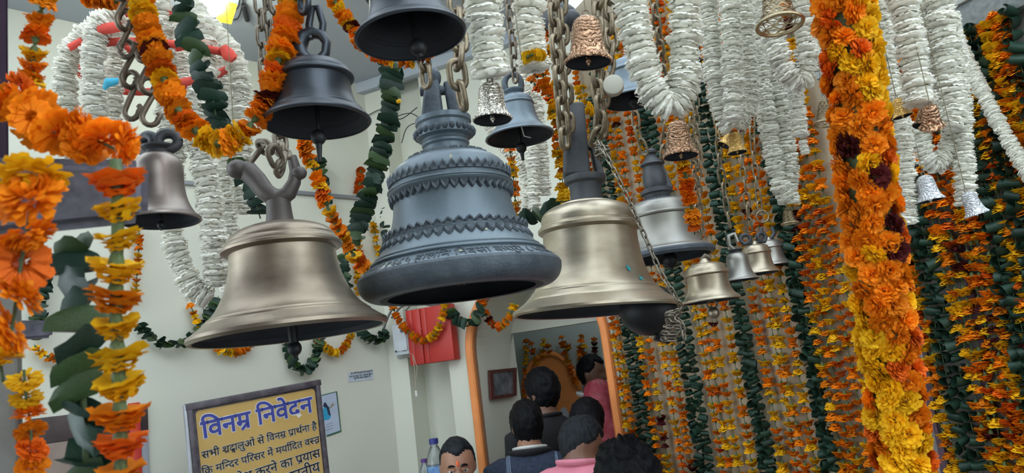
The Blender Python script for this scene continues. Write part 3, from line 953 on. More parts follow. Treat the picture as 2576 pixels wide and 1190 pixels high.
under(mesh_obj('yoke_knob', me_from('yoke_knob', Vs, Fs, M_FORK), lb), fork)

# --- dark bells high up
d1, S = bell('temple_bell', 'dark bronze bell with ring handle hanging above the forked bronze bell', 797, 309, 1.08, 136, 'dark', M_DARKB, clap=(0.02, -0.28, 0.14, 0.32), thick=0.05, tilt=(0, 2, 0))
tube_part(d1, 'handle_ring', [(.10 * S, 0, 1.20 * S), (.22 * S, 0, 1.36 * S), (.25 * S, 0, 1.56 * S), (.17 * S, 0, 1.72 * S), (0, 0, 1.80 * S), (-.17 * S, 0, 1.74 * S), (-.27 * S, 0, 1.56 * S), (-.22 * S, 0, 1.36 * S), (-.08 * S, 0, 1.20 * S)],
          [.12 * S, .09 * S, .085 * S, .10 * S, .12 * S, .14 * S, .16 * S, .14 * S, .13 * S], M_DARKB, 12)
tube_part(d1, 'handle_shackle', [(-.05 * S, -.02 * S, 1.66 * S), (-.06 * S, -.02 * S, 1.95 * S), (.0 * S, 0, 2.3 * S), (.12 * S, 0, 2.3 * S), (.2 * S, 0, 1.95 * S), (.16 * S, 0, 1.66 * S)], .07 * S, M_DARKB, 10)
d2, S = bell('temple_bell', 'dark bell cut by the top edge, above the ornate grey bell', 1034, 92, 1.05, 141, 'dark', M_DARKB, clap=(0.1, -0.22, 0.15, 0.05), thick=0.05, tilt=(0, -2, 0))
tube_part(d2, 'handle_ring', [(.10 * S, 0, 1.20 * S), (.22 * S, 0, 1.4 * S), (.17 * S, 0, 1.68 * S), (0, 0, 1.78 * S), (-.2 * S, 0, 1.66 * S), (-.24 * S, 0, 1.4 * S), (-.08 * S, 0, 1.20 * S)], .1 * S, M_DARKB, 10)

# --- bronze bell on the right with a tall iron yoke
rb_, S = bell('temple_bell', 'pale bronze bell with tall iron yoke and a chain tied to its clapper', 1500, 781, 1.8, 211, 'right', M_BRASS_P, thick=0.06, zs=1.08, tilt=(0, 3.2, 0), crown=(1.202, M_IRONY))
RS = S
V, F = join_data([tube_data([(0.2 * S, 0, .75 * S), (.42 * S, -.02 * S, .2 * S), (.60 * S, -.05 * S, -.04 * S)], .07 * S, 10),
                  sphere_data((.62 * S, -.06 * S, -.04 * S), .36 * S, (1, 1, 0.85), 24, 14),
                  tube_data([(.70 * S, -.06 * S, -.30 * S), (.80 * S, -.06 * S, -.37 * S), (.84 * S, -.06 * S, -.42 * S)], [.12 * S, .09 * S, .06 * S], 12)])
mesh_obj('clapper', me_from('clapper', V, F, M_CLAP, True, 50), rb_)
zt = 1.52 * 1.08 * S
yp = mesh_obj('yoke_post', post_me('yoke_post', .33 * S, .34 * S, .95 * S, M_IRONY, 0.72, .04 * S), rb_, Matrix.Translation((-.10 * S, 0, zt)) @ Matrix.Rotation(R(3), 4, 'Y'))
Vs, Fs = sphere_data((-.15 * S, -.13 * S, zt + .40 * S), .225 * S, (1, .95, .9), 16, 10)
under(mesh_obj('yoke_boss', me_from('yoke_boss', Vs, Fs, M_IRONY), rb_), yp)
Vs, Fs = sphere_data((-.03 * S, -.24 * S, zt + .34 * S), .13 * S, (1, .9, .9), 14, 8)
under(mesh_obj('yoke_boss', me_from('yoke_boss', Vs, Fs, M_IRONY), rb_), yp)
mesh_obj('yoke_post', post_me('yoke_post', .09 * S, .30 * S, .42 * S, M_IRONY, 0.8, .02 * S), rb_, Matrix.Translation((.19 * S, .02 * S, zt - .02 * S)) @ Matrix.Rotation(R(-8), 4, 'Y'))
tube_part(rb_, 'yoke_pin', [(-.1 * S, 0, zt + .5 * S), (.2 * S, 0, zt + .33 * S)], .05 * S, M_IRONY)

def fleck(root, prof, S, zs, ang, z, w, h, m, name='paint_fleck'):
    """a dried splash of paint lying on the bell's surface"""
    rg = random.Random(int(ang * 100 + z * 1000))
    V = [None]
    n = 9
    def at_(da, dz):
        zz = z + dz
        r = surf_r(prof, zz) + 0.006
        return Vector((r * math.cos(R(ang) + da), r * math.sin(R(ang) + da), zz * zs)) * S
    V[0] = at_(0, 0)
    for k in range(n):
        t = 2 * math.pi * k / n
        q = rg.uniform(0.6, 1.15)
        V.append(at_(w * q * math.cos(t), h * q * math.sin(t)))
    mesh_obj(name, me_from(name, V, [(0, 1 + k, 1 + (k + 1) % n) for k in range(n)], m), root)
M_TEAL = mat('teal_paint', (0.02, 0.22, 0.24), 0.5)
M_DRIP = mat('pale_drip', (0.42, 0.40, 0.28), 0.7)
fleck(rb_, PROF['right'], RS, 1.08, -58, .38, .05, .045, M_TEAL)
fleck(rb_, PROF['right'], RS, 1.08, -47, .27, .05, .025, M_TEAL)
fleck(gb, PROF['grey'], GR, 1.0, -82, 1.06, .03, .07, M_DRIP, 'wax_drip')
fleck(gb, PROF['grey'], GR, 1.0, -64, .36, .025, .012, M_DRIP, 'wax_drip')
fleck(gb, PROF['grey'], GR, 1.0, -84, .155, .02, .012, M_DRIP, 'wax_drip')
# --- silvered bell behind it
sb, S = bell('temple_bell', 'silver-grey rounded bell with turned finial behind the pale bronze bell', 1678, 645, 2.35, 120, 'round', M_SILVERB, clap=(0.05, -0.08, 0.16, 0.02), thick=0.09, crown=(1.19, M_IRONY))
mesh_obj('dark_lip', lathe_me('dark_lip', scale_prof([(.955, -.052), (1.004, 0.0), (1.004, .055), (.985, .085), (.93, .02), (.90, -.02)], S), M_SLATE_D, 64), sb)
mesh_obj('crown_finial', lathe_me('crown_finial', scale_prof([(.30, 1.42), (.30, 1.46), (.22, 1.48), (.25, 1.55), (.25, 1.75), (.20, 1.95), (.26, 2.0), (.12, 2.16), (.10, 2.22), (.145, 2.25), (.15, 2.30), (.10, 2.34), (0, 2.345)], S), M_IRONY, 20, 40), sb)
mesh_obj('crown_post', post_me('crown_post', .2 * S, .2 * S, .6 * S, M_IRONY, 0.6, .03 * S), sb, Matrix.Translation((.26 * S, 0, 1.42 * S)) @ Matrix.Rotation(R(-10), 4, 'Y'))
petal_band(sb, PROF['round'], S, 1.165, 40, .04, .02)

# --- smaller bells
b7, S = bell('temple_bell', 'small golden-bronze bell with a round ball clapper hooked below', 1789, 757, 2.05, 74, 'wide', M_BRASS_P, thick=0.06, zs=1.12)
ring_part(b7, 'clapper_hook', (0, -.05 * S, -.12 * S), .17 * S, .14 * S, .035 * S, M_CHAIN_D)
Vs, Fs = sphere_data((0, -.05 * S, -.42 * S), .20 * S, (1, 1, 1.05), 16, 10)
cb7 = mesh_obj('clapper_ball', me_from('clapper_ball', Vs, Fs, M_BRONZE), b7)
under(tube_part(b7, 'clapper_tip', [(0, -.05 * S, -.58 * S), (0, -.05 * S, -.74 * S)], [.10 * S, .06 * S], M_BRONZE), cb7)
tube_part(b7, 'hook_lump', [(-.1 * S, 0, 1.4 * S), (.05 * S, -.05 * S, 1.55 * S), (.22 * S, 0, 1.45 * S)], .09 * S, M_CHAIN_D, 8)
b8, S = bell('temple_bell', 'small grey-bronze bell hooked to a twisted wire chain, beside the golden-bronze bell', 1864, 705, 2.3, 46, 'cap', M_SILVERB, thick=0.06, crown=(1.54, M_IRONY))
tube_part(b8, 'hook', [(-.05 * S, 0, 1.7 * S), (-.3 * S, 0, 2.0 * S), (-.25 * S, 0, 2.5 * S), (.1 * S, 0, 2.6 * S), (.2 * S, 0, 2.1 * S)], .12 * S, M_SILVERB, 8)
b9, S = bell('temple_bell', 'small pale bronze bell with double-eared iron bracket', 1912, 688, 2.45, 49, 'wide', M_BRASS_P, thick=0.06, zs=1.3)
for sx in (-1, 1):
    ring_part(b9, 'bracket_ear', (sx * .42 * S, 0, 1.86 * S), .24 * S, .22 * S, .11 * S, M_IRONY, rot=0.3 * sx)
tube_part(b9, 'bracket_base', [(-.6 * S, 0, 1.62 * S), (.6 * S, 0, 1.64 * S)], .11 * S, M_IRONY)
b10, S = bell('temple_bell', 'farthest small bronze bell, half hidden behind the double-eared one', 1946, 668, 2.75, 43, 'wide', M_SILVERB, thick=0.06, zs=1.3)
for sx in (-1, 1):
    tube_part(b10, 'bracket_ear', [(sx * .15 * S, 0, 1.6 * S), (sx * .4 * S, 0, 1.9 * S), (sx * .3 * S, 0, 2.3 * S)], .12 * S, M_IRONY, 8)
b11, S = bell('temple_bell', 'slim dark grey bell hanging behind the silver gift bell', 1308, 345, 2.0, 88, 'slim', M_SLATE, clap=(0.0, -0.32, 0.15, 0.22), thick=0.06, zs=0.92)
ring_part(b11, 'handle_ring', (0, 0, 1.62 * S), .24 * S, .30 * S, .09 * S, M_SLATE_D)
tube_part(b11, 'string', [(.05 * S, -.3 * S, .35 * S), (.12 * S, -.2 * S, -.05 * S), (.3 * S, -.2 * S, -.12 * S)], .018 * S, M_WH, 6)
b12, S = bell('temple_bell', 'pinkish bronze bell with iron ears, half hidden behind the stone beam', 405, 556, 1.12, 96, 'cap', mat('rosy_bronze', (0.20, 0.165, 0.15), 0.4, 0.8, col2=(0.36, 0.31, 0.275), scale=8, stretch=(1, 1, 3)), clap=(0, -0.1, 0.1, 0.05), thick=0.05, zs=1.2, crown=(1.54, M_IRONY))
for sx in (-1, 1):
    ring_part(b12, 'ear', (sx * .28 * S, 0, 2.16 * S), .24 * S, .22 * S, .14 * S, M_IRONY, rot=0.4 * sx)
b13, S = bell('temple_bell', 'slate bell mostly hidden behind the white garland loop', 1592, 252, 2.2, 76, 'wide', M_SLATE, clap=(0, -0.05, 0.15, 0.1), thick=0.06, zs=1.2)

def hang_thread(root, top_z, local=(0, 0, 0), r=0.0007):
    p = root.matrix_basis @ Vector(local)
    a = Vector((0, 0, 0)); b = Vector((0, 0, top_z - p.z))
    V, F = tube_data([a, b], r, 5)
    inv = root.matrix_basis.inverted()
    o = mesh_obj('hanging_thread', me_from('hanging_thread', [inv @ (p + v) for v in V], F, M_THREAD), root)
    return o
# --- gift bells hanging from the white garlands
def gift(name, label, px, py, d, half, m, zs=1.0, tilt=(0, 0, 0), group=None, bow=M_CHAIN_D):
    b, S = bell(name, label, px, py, d, half, 'gift', m, group=group, thick=0.05, zs=zs, tilt=tilt, seg=40, mc=m, clap=(0.0, 0.1, 0.14, 0.1), cat='small bell')
    ring_part(b, 'hanging_loop', (0, 0, 2.08 * S * zs), .13 * S, .15 * S, .04 * S, bow, seg=12, ws=6)
    b.matrix_basis = Matrix.LocRotScale(b.location, b.rotation_euler, None)
    hang_thread(b, 3.2, (0, 0, 2.2 * S * zs))
    return b, S
gift('gift_bell', 'shiny copper embossed bell with dark ribbon beside the thick chains', 1480, 158, 1.15, 61, M_COPPER, 1.02, (4, 5, 0))
gift('gift_bell', 'shiny silver embossed bell under the thick white garland end', 1239, 302, 1.2, 51, M_SILVER, 1.0, (0, 3, 0))
gift('gift_bell', 'copper embossed bell under the white garland loop, beside the chained finial', 1713, 393, 1.35, 45, M_COPPER, 1.05, (0, 3, 0))
gift('gift_bell', 'golden embossed bell, larger of the pair under the white loop', 1855, 384, 1.5, 25, M_GOLD, 1.08)
gift('gift_bell', 'golden embossed bell, smaller and tilted in the pair under white loop', 1820, 366, 1.56, 17, M_GOLD, 1.0, (0, 38, 0))
gift('gift_bell', 'yellow-gold bell against white strands right of the marigold column', 2271, 293, 1.25, 25, M_GOLD, 1.0, (0, -6, 0))
gift('gift_bell', 'copper bell tilted to show its dark mouth, right of marigold column', 2345, 320, 1.2, 31, M_COPPER, 1.0, (32, -14, 0))
gift('gift_bell', 'copper bell turned away behind the one showing its mouth', 2318, 318, 1.24, 22, M_COPPER, 1.2, (0, 22, 0))
gift('gift_bell', 'white-metal embossed bell under the short white garland fork', 2341, 505, 1.3, 34, M_FOIL, 1.0, (0, -3, 0))
gift('gift_bell', 'white-metal bell at the end of the long white strand near right edge', 2458, 540, 1.32, 29, M_FOIL, 1.1, (0, -12, 0))

def filigree(label, px, py, d, half, h, tilt=(0, 0, 0)):
    """openwork bell: a diamond lattice of wires on a bell surface with solid rims"""
    S = half * px_m(d)
    root = empty('filigree_bell', W(px, py, d), label, 'small bell', rot=[R(x) for x in tilt])
    prof = [(1.0, 0.0), (.78, .35), (.66, .8), (.60, 1.25), (.45, 1.62), (.16, 1.82)]
    n = 8
    bm = bmesh.new()
    rows = []
    for i in range(11):
        z = 1.78 * i / 10
        r = surf_r(prof, z)
        rows.append([bm.verts.new((r * S * math.cos(2 * math.pi * (k + 0.5 * (i % 2)) / n), r * S * math.sin(2 * math.pi * (k + 0.5 * (i % 2)) / n), z * S * h)) for k in range(n)])
    for i in range(0, 10):
        for k in range(n):
            if i % 2 == 0:
                tri = [(rows[i][k], rows[i][(k + 1) % n], rows[i + 1][k]), (rows[i][k], rows[i + 1][k], rows[i + 1][k - 1])]
            else:
                tri = [(rows[i][k], rows[i][(k + 1) % n], rows[i + 1][(k + 1) % n]), (rows[i][k], rows[i + 1][(k + 1) % n], rows[i + 1][k])]
            for t in tri:
                bm.faces.new(t)
    bmesh.ops.wireframe(bm, faces=bm.faces[:], thickness=0.12 * S, offset=0, use_replace=True, use_boundary=True, use_even_offset=False)
    mesh_obj('openwork_body', bm_to('openwork_body', bm, M_FILI, True, 50), root)
    for z, wr in ((0.0, .075), (.06, .05), (1.76, .05)):
        r = surf_r(prof, z) * S
        P = [Vector((r * math.cos(2 * math.pi * k / 32), r * math.sin(2 * math.pi * k / 32), z * S * h)) for k in range(33)]
        V, F = tube_data(P, wr * S, 6, False)
        mesh_obj('rim', me_from('rim', V, F, M_FILI), root)
    ring_part(root, 'hanging_loop', (0, 0, 1.92 * S * h), .12 * S, .14 * S, .04 * S, M_FILI, seg=12, ws=6)
    hang_thread(root, 3.2, (0, 0, 2.04 * S * h))
    return root
filigree('openwork brass bell at the top edge, left of the marigold column', 1962, 62, 1.15, 56, 1.05, (-4, 4, 0))
filigree('little openwork brass bell at the tip of the long white loop', 1987, 562, 1.6, 21, 1.0)
filigree('openwork brass bell peeking out beside the left edge of the marigold column', 2075, 312, 1.5, 27, 1.35, (0, 10, 0))

# ------------------------------------------------------------------ chains
def C(*q):
    return [W(*p) for p in q]
def up_to(px, py, d, z=3.2):
    p = W(px, py, d)
    return Vector((p.x, p.y, z))
def hang(px, py, d):
    return [up_to(px, py, d), W(px, py, d)]
k = px_m(1.35)
for i, (xt, xb, yb, dd) in enumerate(((648, 668, 215, 1.40), (676, 690, 205, 1.45), (705, 702, 150, 1.42))):
    chain('hanging_chain', ('outer left', 'middle', 'inner right')[i] + ' of three pale chains behind the curving orange garland', [up_to(xb - 4, yb, dd), W(xb, yb, dd)] , 0.034, 0.0038, M_CHAIN_D, 'chains over the forked bell', hw=0.0095, smooth=False)
chain('yoke_chain', 'thick chain wrapped through the fork of the bronze bell', C((640, 395, 1.30), (665, 370, 1.27), (690, 390, 1.26), (705, 425, 1.29), (712, 385, 1.33), (705, 355, 1.38), (700, 200, 1.42)), 0.030, 0.0048, M_CHAIN_D, hw=0.0115)
chain('hanging_chain', 'dark chain holding the ring-handled dark bell', [up_to(770, 40, 1.08), W(768, 40, 1.08)], 0.028, 0.005, M_DARKB, hw=0.011, smooth=False)
chain('hanging_chain', 'chain holding the dark bell at the top edge', [up_to(1020, -160, 1.05), W(1020, -150, 1.05)], 0.028, 0.005, M_DARKB, hw=0.011, smooth=False)
chain('hanging_chain', 'left chain of the ornate grey bell, beside its carved post', [up_to(1070, 195, 1.50), W(1072, 195, 1.50)], 0.036, 0.0052, M_CHAIN, hw=0.0125, smooth=False)
chain('hanging_chain', 'right chain of the ornate grey bell, looped through its crown', C((1150, -330, 1.5), (1150, 20, 1.49), (1155, 130, 1.46), (1150, 180, 1.44), (1162, 245, 1.45)), 0.042, 0.0064, M_CHAIN, hw=0.016, twist0=20)
chain('hanging_chain', 'front left heavy chain of the tall iron yoke', C((1375, -300, 1.71), (1392, 0, 1.72), (1402, 150, 1.73), (1412, 260, 1.74), (1420, 352, 1.75)), 0.036, 0.0062, M_CHAIN, hw=0.0135)
chain('hanging_chain', 'back left heavy chain of the tall iron yoke', C((1385, -300, 1.81), (1408, 0, 1.81), (1417, 150, 1.81), (1425, 250, 1.82), (1430, 350, 1.82)), 0.036, 0.0062, M_CHAIN, hw=0.0135, twist0=45)
chain('hanging_chain', 'front right heavy chain of the tall iron yoke', C((1510, -300, 1.71), (1503, 60, 1.71), (1502, 200, 1.71), (1510, 300, 1.72), (1492, 368, 1.75)), 0.036, 0.0062, M_CHAIN, hw=0.0135)
chain('hanging_chain', 'back right heavy chain with white round lid hung on it', C((1545, -300, 1.78), (1535, 40, 1.79), (1538, 120, 1.79), (1520, 220, 1.79), (1512, 340, 1.80)), 0.036, 0.0062, M_CHAIN, hw=0.0135, twist0=30)
chain('hanging_chain', 'left chain of the silver-grey bell finial', C((1590, 180, 2.33), (1596, 270, 2.33), (1604, 330, 2.33), (1622, 382, 2.34)), 0.044, 0.0042, M_CHAIN, hw=0.012)
chain('hanging_chain', 'chain in front of white garland, right of the copper bell', C((1630, -250, 2.10), (1645, 0, 2.15), (1658, 100, 2.20), (1668, 200, 2.25), (1675, 300, 2.30), (1668, 385, 2.33)), 0.036, 0.0046, M_CHAIN, hw=0.0115)
chain('tie_chain', 'thin chain running diagonally from heavy chain down across the pale bronze bell', C((1508, 355, 1.65), (1530, 400, 1.62), (1575, 490, 1.57), (1620, 590, 1.52), (1665, 690, 1.49), (1712, 770, 1.49), (1700, 800, 1.54), (1672, 850, 1.66)), 0.0165, 0.0019, M_CHAIN_S, hw=0.0045)
chain('tie_chain', 'loose end of thin chain hanging beside the clapper', C((1700, 800, 1.52), (1715, 815, 1.52), (1722, 850, 1.52)), 0.0165, 0.0019, M_CHAIN_S, hw=0.0045)
wrap = []
for q in range(26):
    w = q * 1.05
    c = W(1515, 372 + q * 0.9, 1.70)
    wrap.append(c + Vector((math.cos(w) * 0.013, math.sin(w) * 0.013, 0.003 * math.sin(q * 2.1))))
chain('tie_chain', 'knotted coil of thin chain around the heavy chain', wrap, 0.0165, 0.0019, M_CHAIN_S, hw=0.0045)
wrap2 = []
for q in range(26):
    w = q * 1.2
    c = W(1690 + 6 * math.sin(q), 780 + q * 3.0, 1.55)
    wrap2.append(c + Vector((math.cos(w) * 0.014, math.sin(w) * 0.014, 0)))
chain('tie_chain', 'tangled thin chain wound at the iron clapper end', wrap2, 0.0165, 0.0019, M_CHAIN_S, hw=0.0045)
chain('hanging_chain', 'double fine chain down to the golden-bronze bell', C((1735, -150, 2.0), (1738, 280, 2.0), (1745, 430, 2.02), (1757, 592, 2.05)), 0.024, 0.0028, M_CHAIN, hw=0.007)
chain('hanging_chain', 'second strand of the fine chain to the golden-bronze bell', C((1748, -150, 2.02), (1752, 280, 2.02), (1757, 430, 2.04), (1763, 590, 2.06)), 0.024, 0.0028, M_CHAIN, hw=0.007, twist0=40)
chain('hanging_chain', 'twisted wire chain of the small grey-bronze bell', C((1790, 0, 2.2), (1808, 370, 2.25), (1822, 480, 2.28), (1840, 590, 2.3)), 0.046, 0.0034, M_CHAIN, hw=0.0095, jit=25)
chain('hanging_chain', 'left wire chain of the double-eared bell bracket', C((1850, 0, 2.4), (1866, 390, 2.43), (1876, 480, 2.44), (1886, 572, 2.45)), 0.042, 0.0032, M_CHAIN, hw=0.009, jit=25)
chain('hanging_chain', 'right wire chain of the double-eared bell bracket', C((1880, 0, 2.45), (1892, 330, 2.46), (1902, 440, 2.47), (1912, 530, 2.47)), 0.042, 0.0032, M_CHAIN, hw=0.009, jit=25)
rr = empty('split_ring', W(1918, 545, 2.46), 'steel ring joining wire chain to the double-eared bracket', 'ring')
ring_part(rr, 'ring', (0, 0, 0), 0.020, 0.020, 0.0032, M_CHAIN)
chain('hanging_chain', 'chain of the slim dark grey bell between white garlands', C((1277, -300, 2.0), (1280, 0, 2.0), (1290, 110, 2.0), (1296, 190, 2.0)), 0.034, 0.0036, M_CHAIN_D, hw=0.0095)
def hook_me(name, L, r, m):
    P = [Vector(((0.011 + 0.004 * (q > 8)) * math.cos(w), 0, L / 2 + 0.012 * math.sin(w))) for q, w in enumerate([(-0.5 + 4.4 * i / 10) for i in range(11)])]
    Q = [Vector((-p.x, 0, -p.z)) for p in P]
    pts = list(reversed(P))
    body = [Vector((0.004, 0, L / 2 - 0.018)), Vector((0, 0, 0)), Vector((-0.004, 0, -L / 2 + 0.018))]
    return tube_me(name, [P[i] for i in range(10, -1, -1)] + body + Q, r, m, 8)
hc = empty('hook_chain', W(318, 100, 1.12), 'chain of bent iron hooks holding the bell behind the beam', 'chain')
hm = hook_me('hook_link', 0.052, 0.0044, M_CHAIN_D)
for px, py, rz in ((306, -60, 0), (308, 15, 70), (318, 85, 0), (322, 160, 60), (330, 240, 0), (376, 255, 30), (368, 175, 60), (362, 95, 0)):
    mesh_obj('hook_link', hm, hc, Matrix.Translation(W(px, py, 1.12) - hc.location) @ Matrix.Rotation(R(rz), 4, 'Z'))
# white round lid on the chain
ld = empty('round_lid', W(1543, 216, 1.70), 'cream white round lid hanging on the heavy chain', 'lid', rot=(R(90), 0, R(-8)))
mesh_obj('lid_cap', lathe_me('lid_cap', [(0, .012), (.019, .013), (.0230, .011), (.0240, .007), (.0240, -.007), (.0230, -.009), (0, -.008)], mat('cream_plastic', (0.44, 0.42, 0.35), 0.4), 32, 40), ld)
ring_part(ld, 'wire_loop', (0, .024, 0), .008, .001, .0012, M_CHAIN_D, seg=14, ws=6)

# ------------------------------------------------------------------ white garlands
def white(label, pts, wpx, sp=0.44, group='white petal garlands', seed=1, tilt=9, ext=True):
    """pts in photo pixels with depth; a first point at py<=0 is carried on up to the rails"""
    P = C(*pts)
    d = sum(p[2] for p in pts) / len(pts)
    r = wpx * 0.5 * px_m(d) * 0.97
    if ext and pts[0][1] <= 20:
        P = [Vector((P[0].x, P[0].y, P[0].z + 0.16))] + P
    if ext and pts[-1][1] <= 20:
        P = P + [Vector((P[-1].x, P[-1].y, P[-1].z + 0.16))]
    return garland('white_garland', label, 'garland', P, 'wh', r, r * sp, group=group, seed=seed, tilt=tilt, wob=0.05)
HOOPG = 'white garlands over the red wrapped hoop'
white('white garland strand at far left of the hoop, ending behind the beam', [(292, 22, 1.75), (225, 75, 1.72), (178, 130, 1.70), (164, 200, 1.70), (170, 320, 1.70), (178, 420, 1.70)], 56, group=HOOPG, seed=11)
white('thick white strand down the left front of the red wrapped hoop', [(300, 30, 1.68), (252, 70, 1.66), (234, 150, 1.65), (238, 300, 1.65), (244, 430, 1.65)], 62, group=HOOPG, seed=12)
white('white strand beside the blue cloth knot on the hoop', [(310, 40, 1.85), (290, 110, 1.86), (285, 220, 1.86), (282, 330, 1.86), (285, 430, 1.86)], 48, group=HOOPG, seed=13)
white('white strand passing behind the marigold loop to a low U bend', [(400, 15, 1.75), (412, 130, 1.75), (424, 300, 1.75), (436, 430, 1.75), (430, 560, 1.75), (450, 650, 1.75), (485, 725, 1.75), (520, 752, 1.76)], 58, group=HOOPG, seed=14)
white('broad white strand in the centre of the hoop, right of U bend', [(470, 10, 1.78), (505, 70, 1.76), (515, 180, 1.75), (496, 290, 1.75), (510, 400, 1.75), (528, 520, 1.75), (540, 640, 1.75), (545, 720, 1.76)], 64, group=HOOPG, seed=15, ext=False)
white('white strand arching over the hoop at the right by the lamp', [(470, 28, 1.85), (520, 62, 1.84), (570, 115, 1.83), (602, 190, 1.82), (606, 300, 1.82), (608, 420, 1.82), (612, 540, 1.82)], 52, group=HOOPG, seed=16, ext=False)
white('white strand behind the centre one, ending beside the bronze bell', [(560, 140, 1.95), (560, 260, 1.95), (565, 400, 1.95), (575, 560, 1.95), (578, 700, 1.95), (572, 745, 1.95)], 46, group=HOOPG, seed=17)
white('white strand hidden behind the green leaf garland', [(455, 30, 1.98), (450, 130, 1.98), (470, 260, 1.98), (480, 380, 1.98)], 46, group=HOOPG, seed=18)
white('thick white garland end with the silver bell hanging below it', [(1216, -10, 1.2), (1222, 60, 1.2), (1230, 140, 1.2), (1236, 192, 1.2)], 92, seed=21)
white('thick white garland end with yellow petals, left of the heavy chains', [(1328, -10, 1.25), (1332, 60, 1.25), (1340, 130, 1.25), (1346, 172, 1.25)], 80, seed=22)
white('thick white garland looping in a U above the copper bell', [(1582, -10, 1.3), (1600, 80, 1.3), (1618, 160, 1.3), (1640, 220, 1.3), (1668, 262, 1.3), (1695, 268, 1.3), (1718, 225, 1.3), (1722, 150, 1.3), (1722, 70, 1.3), (1722, -10, 1.3)], 82, seed=23)
white('white garland left of the pair whose loop carries two gold bells', [(1778, -10, 1.5), (1790, 120, 1.5), (1800, 220, 1.5), (1816, 290, 1.5), (1840, 322, 1.5)], 52, seed=24)
white('white garland in front of the loop that carries two gold bells', [(1832, -10, 1.45), (1840, 120, 1.45), (1845, 220, 1.45), (1848, 308, 1.45)], 54, seed=25)
white('white garland right of the loop that carries two gold bells', [(1868, -10, 1.55), (1878, 120, 1.55), (1888, 220, 1.55), (1880, 280, 1.55), (1852, 322, 1.55)], 46, seed=26)
white('long white garland with a yellow petal, running to the openwork bell tip', [(1892, -10, 1.6), (1905, 120, 1.6), (1922, 250, 1.6), (1940, 370, 1.6), (1960, 460, 1.6), (1980, 505, 1.6)], 48, seed=27)
white('long white garland forming the right side of the openwork bell loop', [(1940, 100, 1.62), (1958, 220, 1.62), (1972, 330, 1.62), (1984, 430, 1.62), (1984, 512, 1.62)], 50, seed=28)
white('white garland bunch under the openwork bell at the top edge', [(1930, -10, 1.35), (1945, 90, 1.35), (1968, 160, 1.35), (1995, 205, 1.35), (2018, 200, 1.35), (2028, 150, 1.35), (2025, 60, 1.35), (2020, -10, 1.35)], 58, seed=29)
white('white garland along the left edge of the marigold column', [(2040, -10, 1.45), (2046, 80, 1.45), (2050, 180, 1.45)], 44, seed=30)
white('short white tassel with knotted petals hanging over the strands', [(2000, 215, 1.4), (2004, 260, 1.4), (2010, 300, 1.4), (2014, 345, 1.4)], 40, seed=31)
white('small white tassel bud at the tip of knotted tassel', [(2018, 352, 1.4), (2022, 368, 1.4), (2026, 388, 1.4)], 22, seed=131)
white('white garland just right of the marigold column, behind the gold bell', [(2210, -10, 1.35), (2222, 100, 1.35), (2238, 220, 1.35), (2250, 275, 1.35)], 58, seed=32)
white('thick white garland ending above the two copper bells', [(2268, -10, 1.22), (2288, 90, 1.22), (2302, 180, 1.22), (2318, 262, 1.22)], 72, seed=33)
white('white garland behind the copper bells, its bend over the white-metal bell', [(2325, -10, 1.42), (2335, 120, 1.42), (2345, 200, 1.42), (2392, 300, 1.42), (2388, 370, 1.42), (2362, 412, 1.42), (2338, 410, 1.42), (2322, 370, 1.42), (2308, 310, 1.42)], 50, seed=34)
white('broad white garland in the middle of the right-hand bunch', [(2362, -10, 1.38), (2378, 100, 1.38), (2388, 200, 1.38), (2398, 290, 1.38), (2392, 330, 1.38)], 72, seed=35)
white('long white strand at the right of the bunch, ending at a white-metal bell', [(2392, 60, 1.40), (2408, 160, 1.40), (2420, 280, 1.40), (2426, 400, 1.40), (2428, 515, 1.40)], 50, seed=36)
white('long white strand hanging beside the lower marigold column', [(2262, 230, 1.32), (2272, 340, 1.32), (2280, 450, 1.32), (2284, 560, 1.32)], 46, seed=37)
MIDG = 'white strands hanging beyond the slim grey bell'
white('left of three distant white strands beyond the grey bells', [(1232, 150, 2.7), (1225, 300, 2.7), (1320, 440, 2.7), (1322, 540, 2.7)], 32, group=MIDG, seed=38, sp=0.5)
white('middle of three distant white strands beyond the grey bells', [(1310, 180, 2.65), (1330, 300, 2.65), (1340, 420, 2.65), (1345, 530, 2.65)], 36, group=MIDG, seed=39, sp=0.5)
white('right of three distant white strands beyond the grey bells', [(1345, 230, 2.7), (1358, 320, 2.7), (1366, 420, 2.7), (1370, 490, 2.7)], 34, group=MIDG, seed=40, sp=0.5)
sl = [wr_pt(2398, 80, 0.09), wr_pt(2432, 150, 0.09), wr_pt(2480, 250, 0.09), wr_pt(2535, 350, 0.09), wr_pt(2600, 460, 0.09), wr_pt(2690, 620, 0.09)]
garland('white_garland', 'slanting white garland across the strands of the marble wall', 'garland', sl, 'wh', 0.0185, 0.0085, seed=41, group='white petal garlands')

for o in list(COL.objects):
    if o.parent is None and o.get('group') in (MIDG,):
        hang_thread(o, 3.3)
# the hoop the white garlands ride on
hp = empty('garland_hoop', W(400, 170, 1.78), 'red cloth wrapped hoop carrying the white garlands', 'hoop')
cen = W(395, 165, 1.80)
hp.location = cen
HP = []
for q in range(33):
    w = 2 * math.pi * q / 32
    HP.append(Vector((0.185 * math.cos(w), 0.135 * math.sin(w), 0.012 * math.sin(2 * w))))
V, F = tube_data(HP, 0.0095, 8, False)
mesh_obj('hoop_ring', me_from('hoop_ring', V, F, M_REDCL), hp)
HP2 = [p * 0.72 + Vector((0.0, 0.02, 0.10)) for p in HP]
V, F = tube_data(HP2, 0.0095, 8, False)
mesh_obj('hoop_ring', me_from('hoop_ring', V, F, M_REDCL), hp)
tube_part(hp, 'cloth_wrap', [W(248, 75, 1.64) - cen, W(280, 70, 1.64) - cen, W(305, 66, 1.64) - cen], [.0125, .014, .0125], M_REDCL, 8, 0.6)
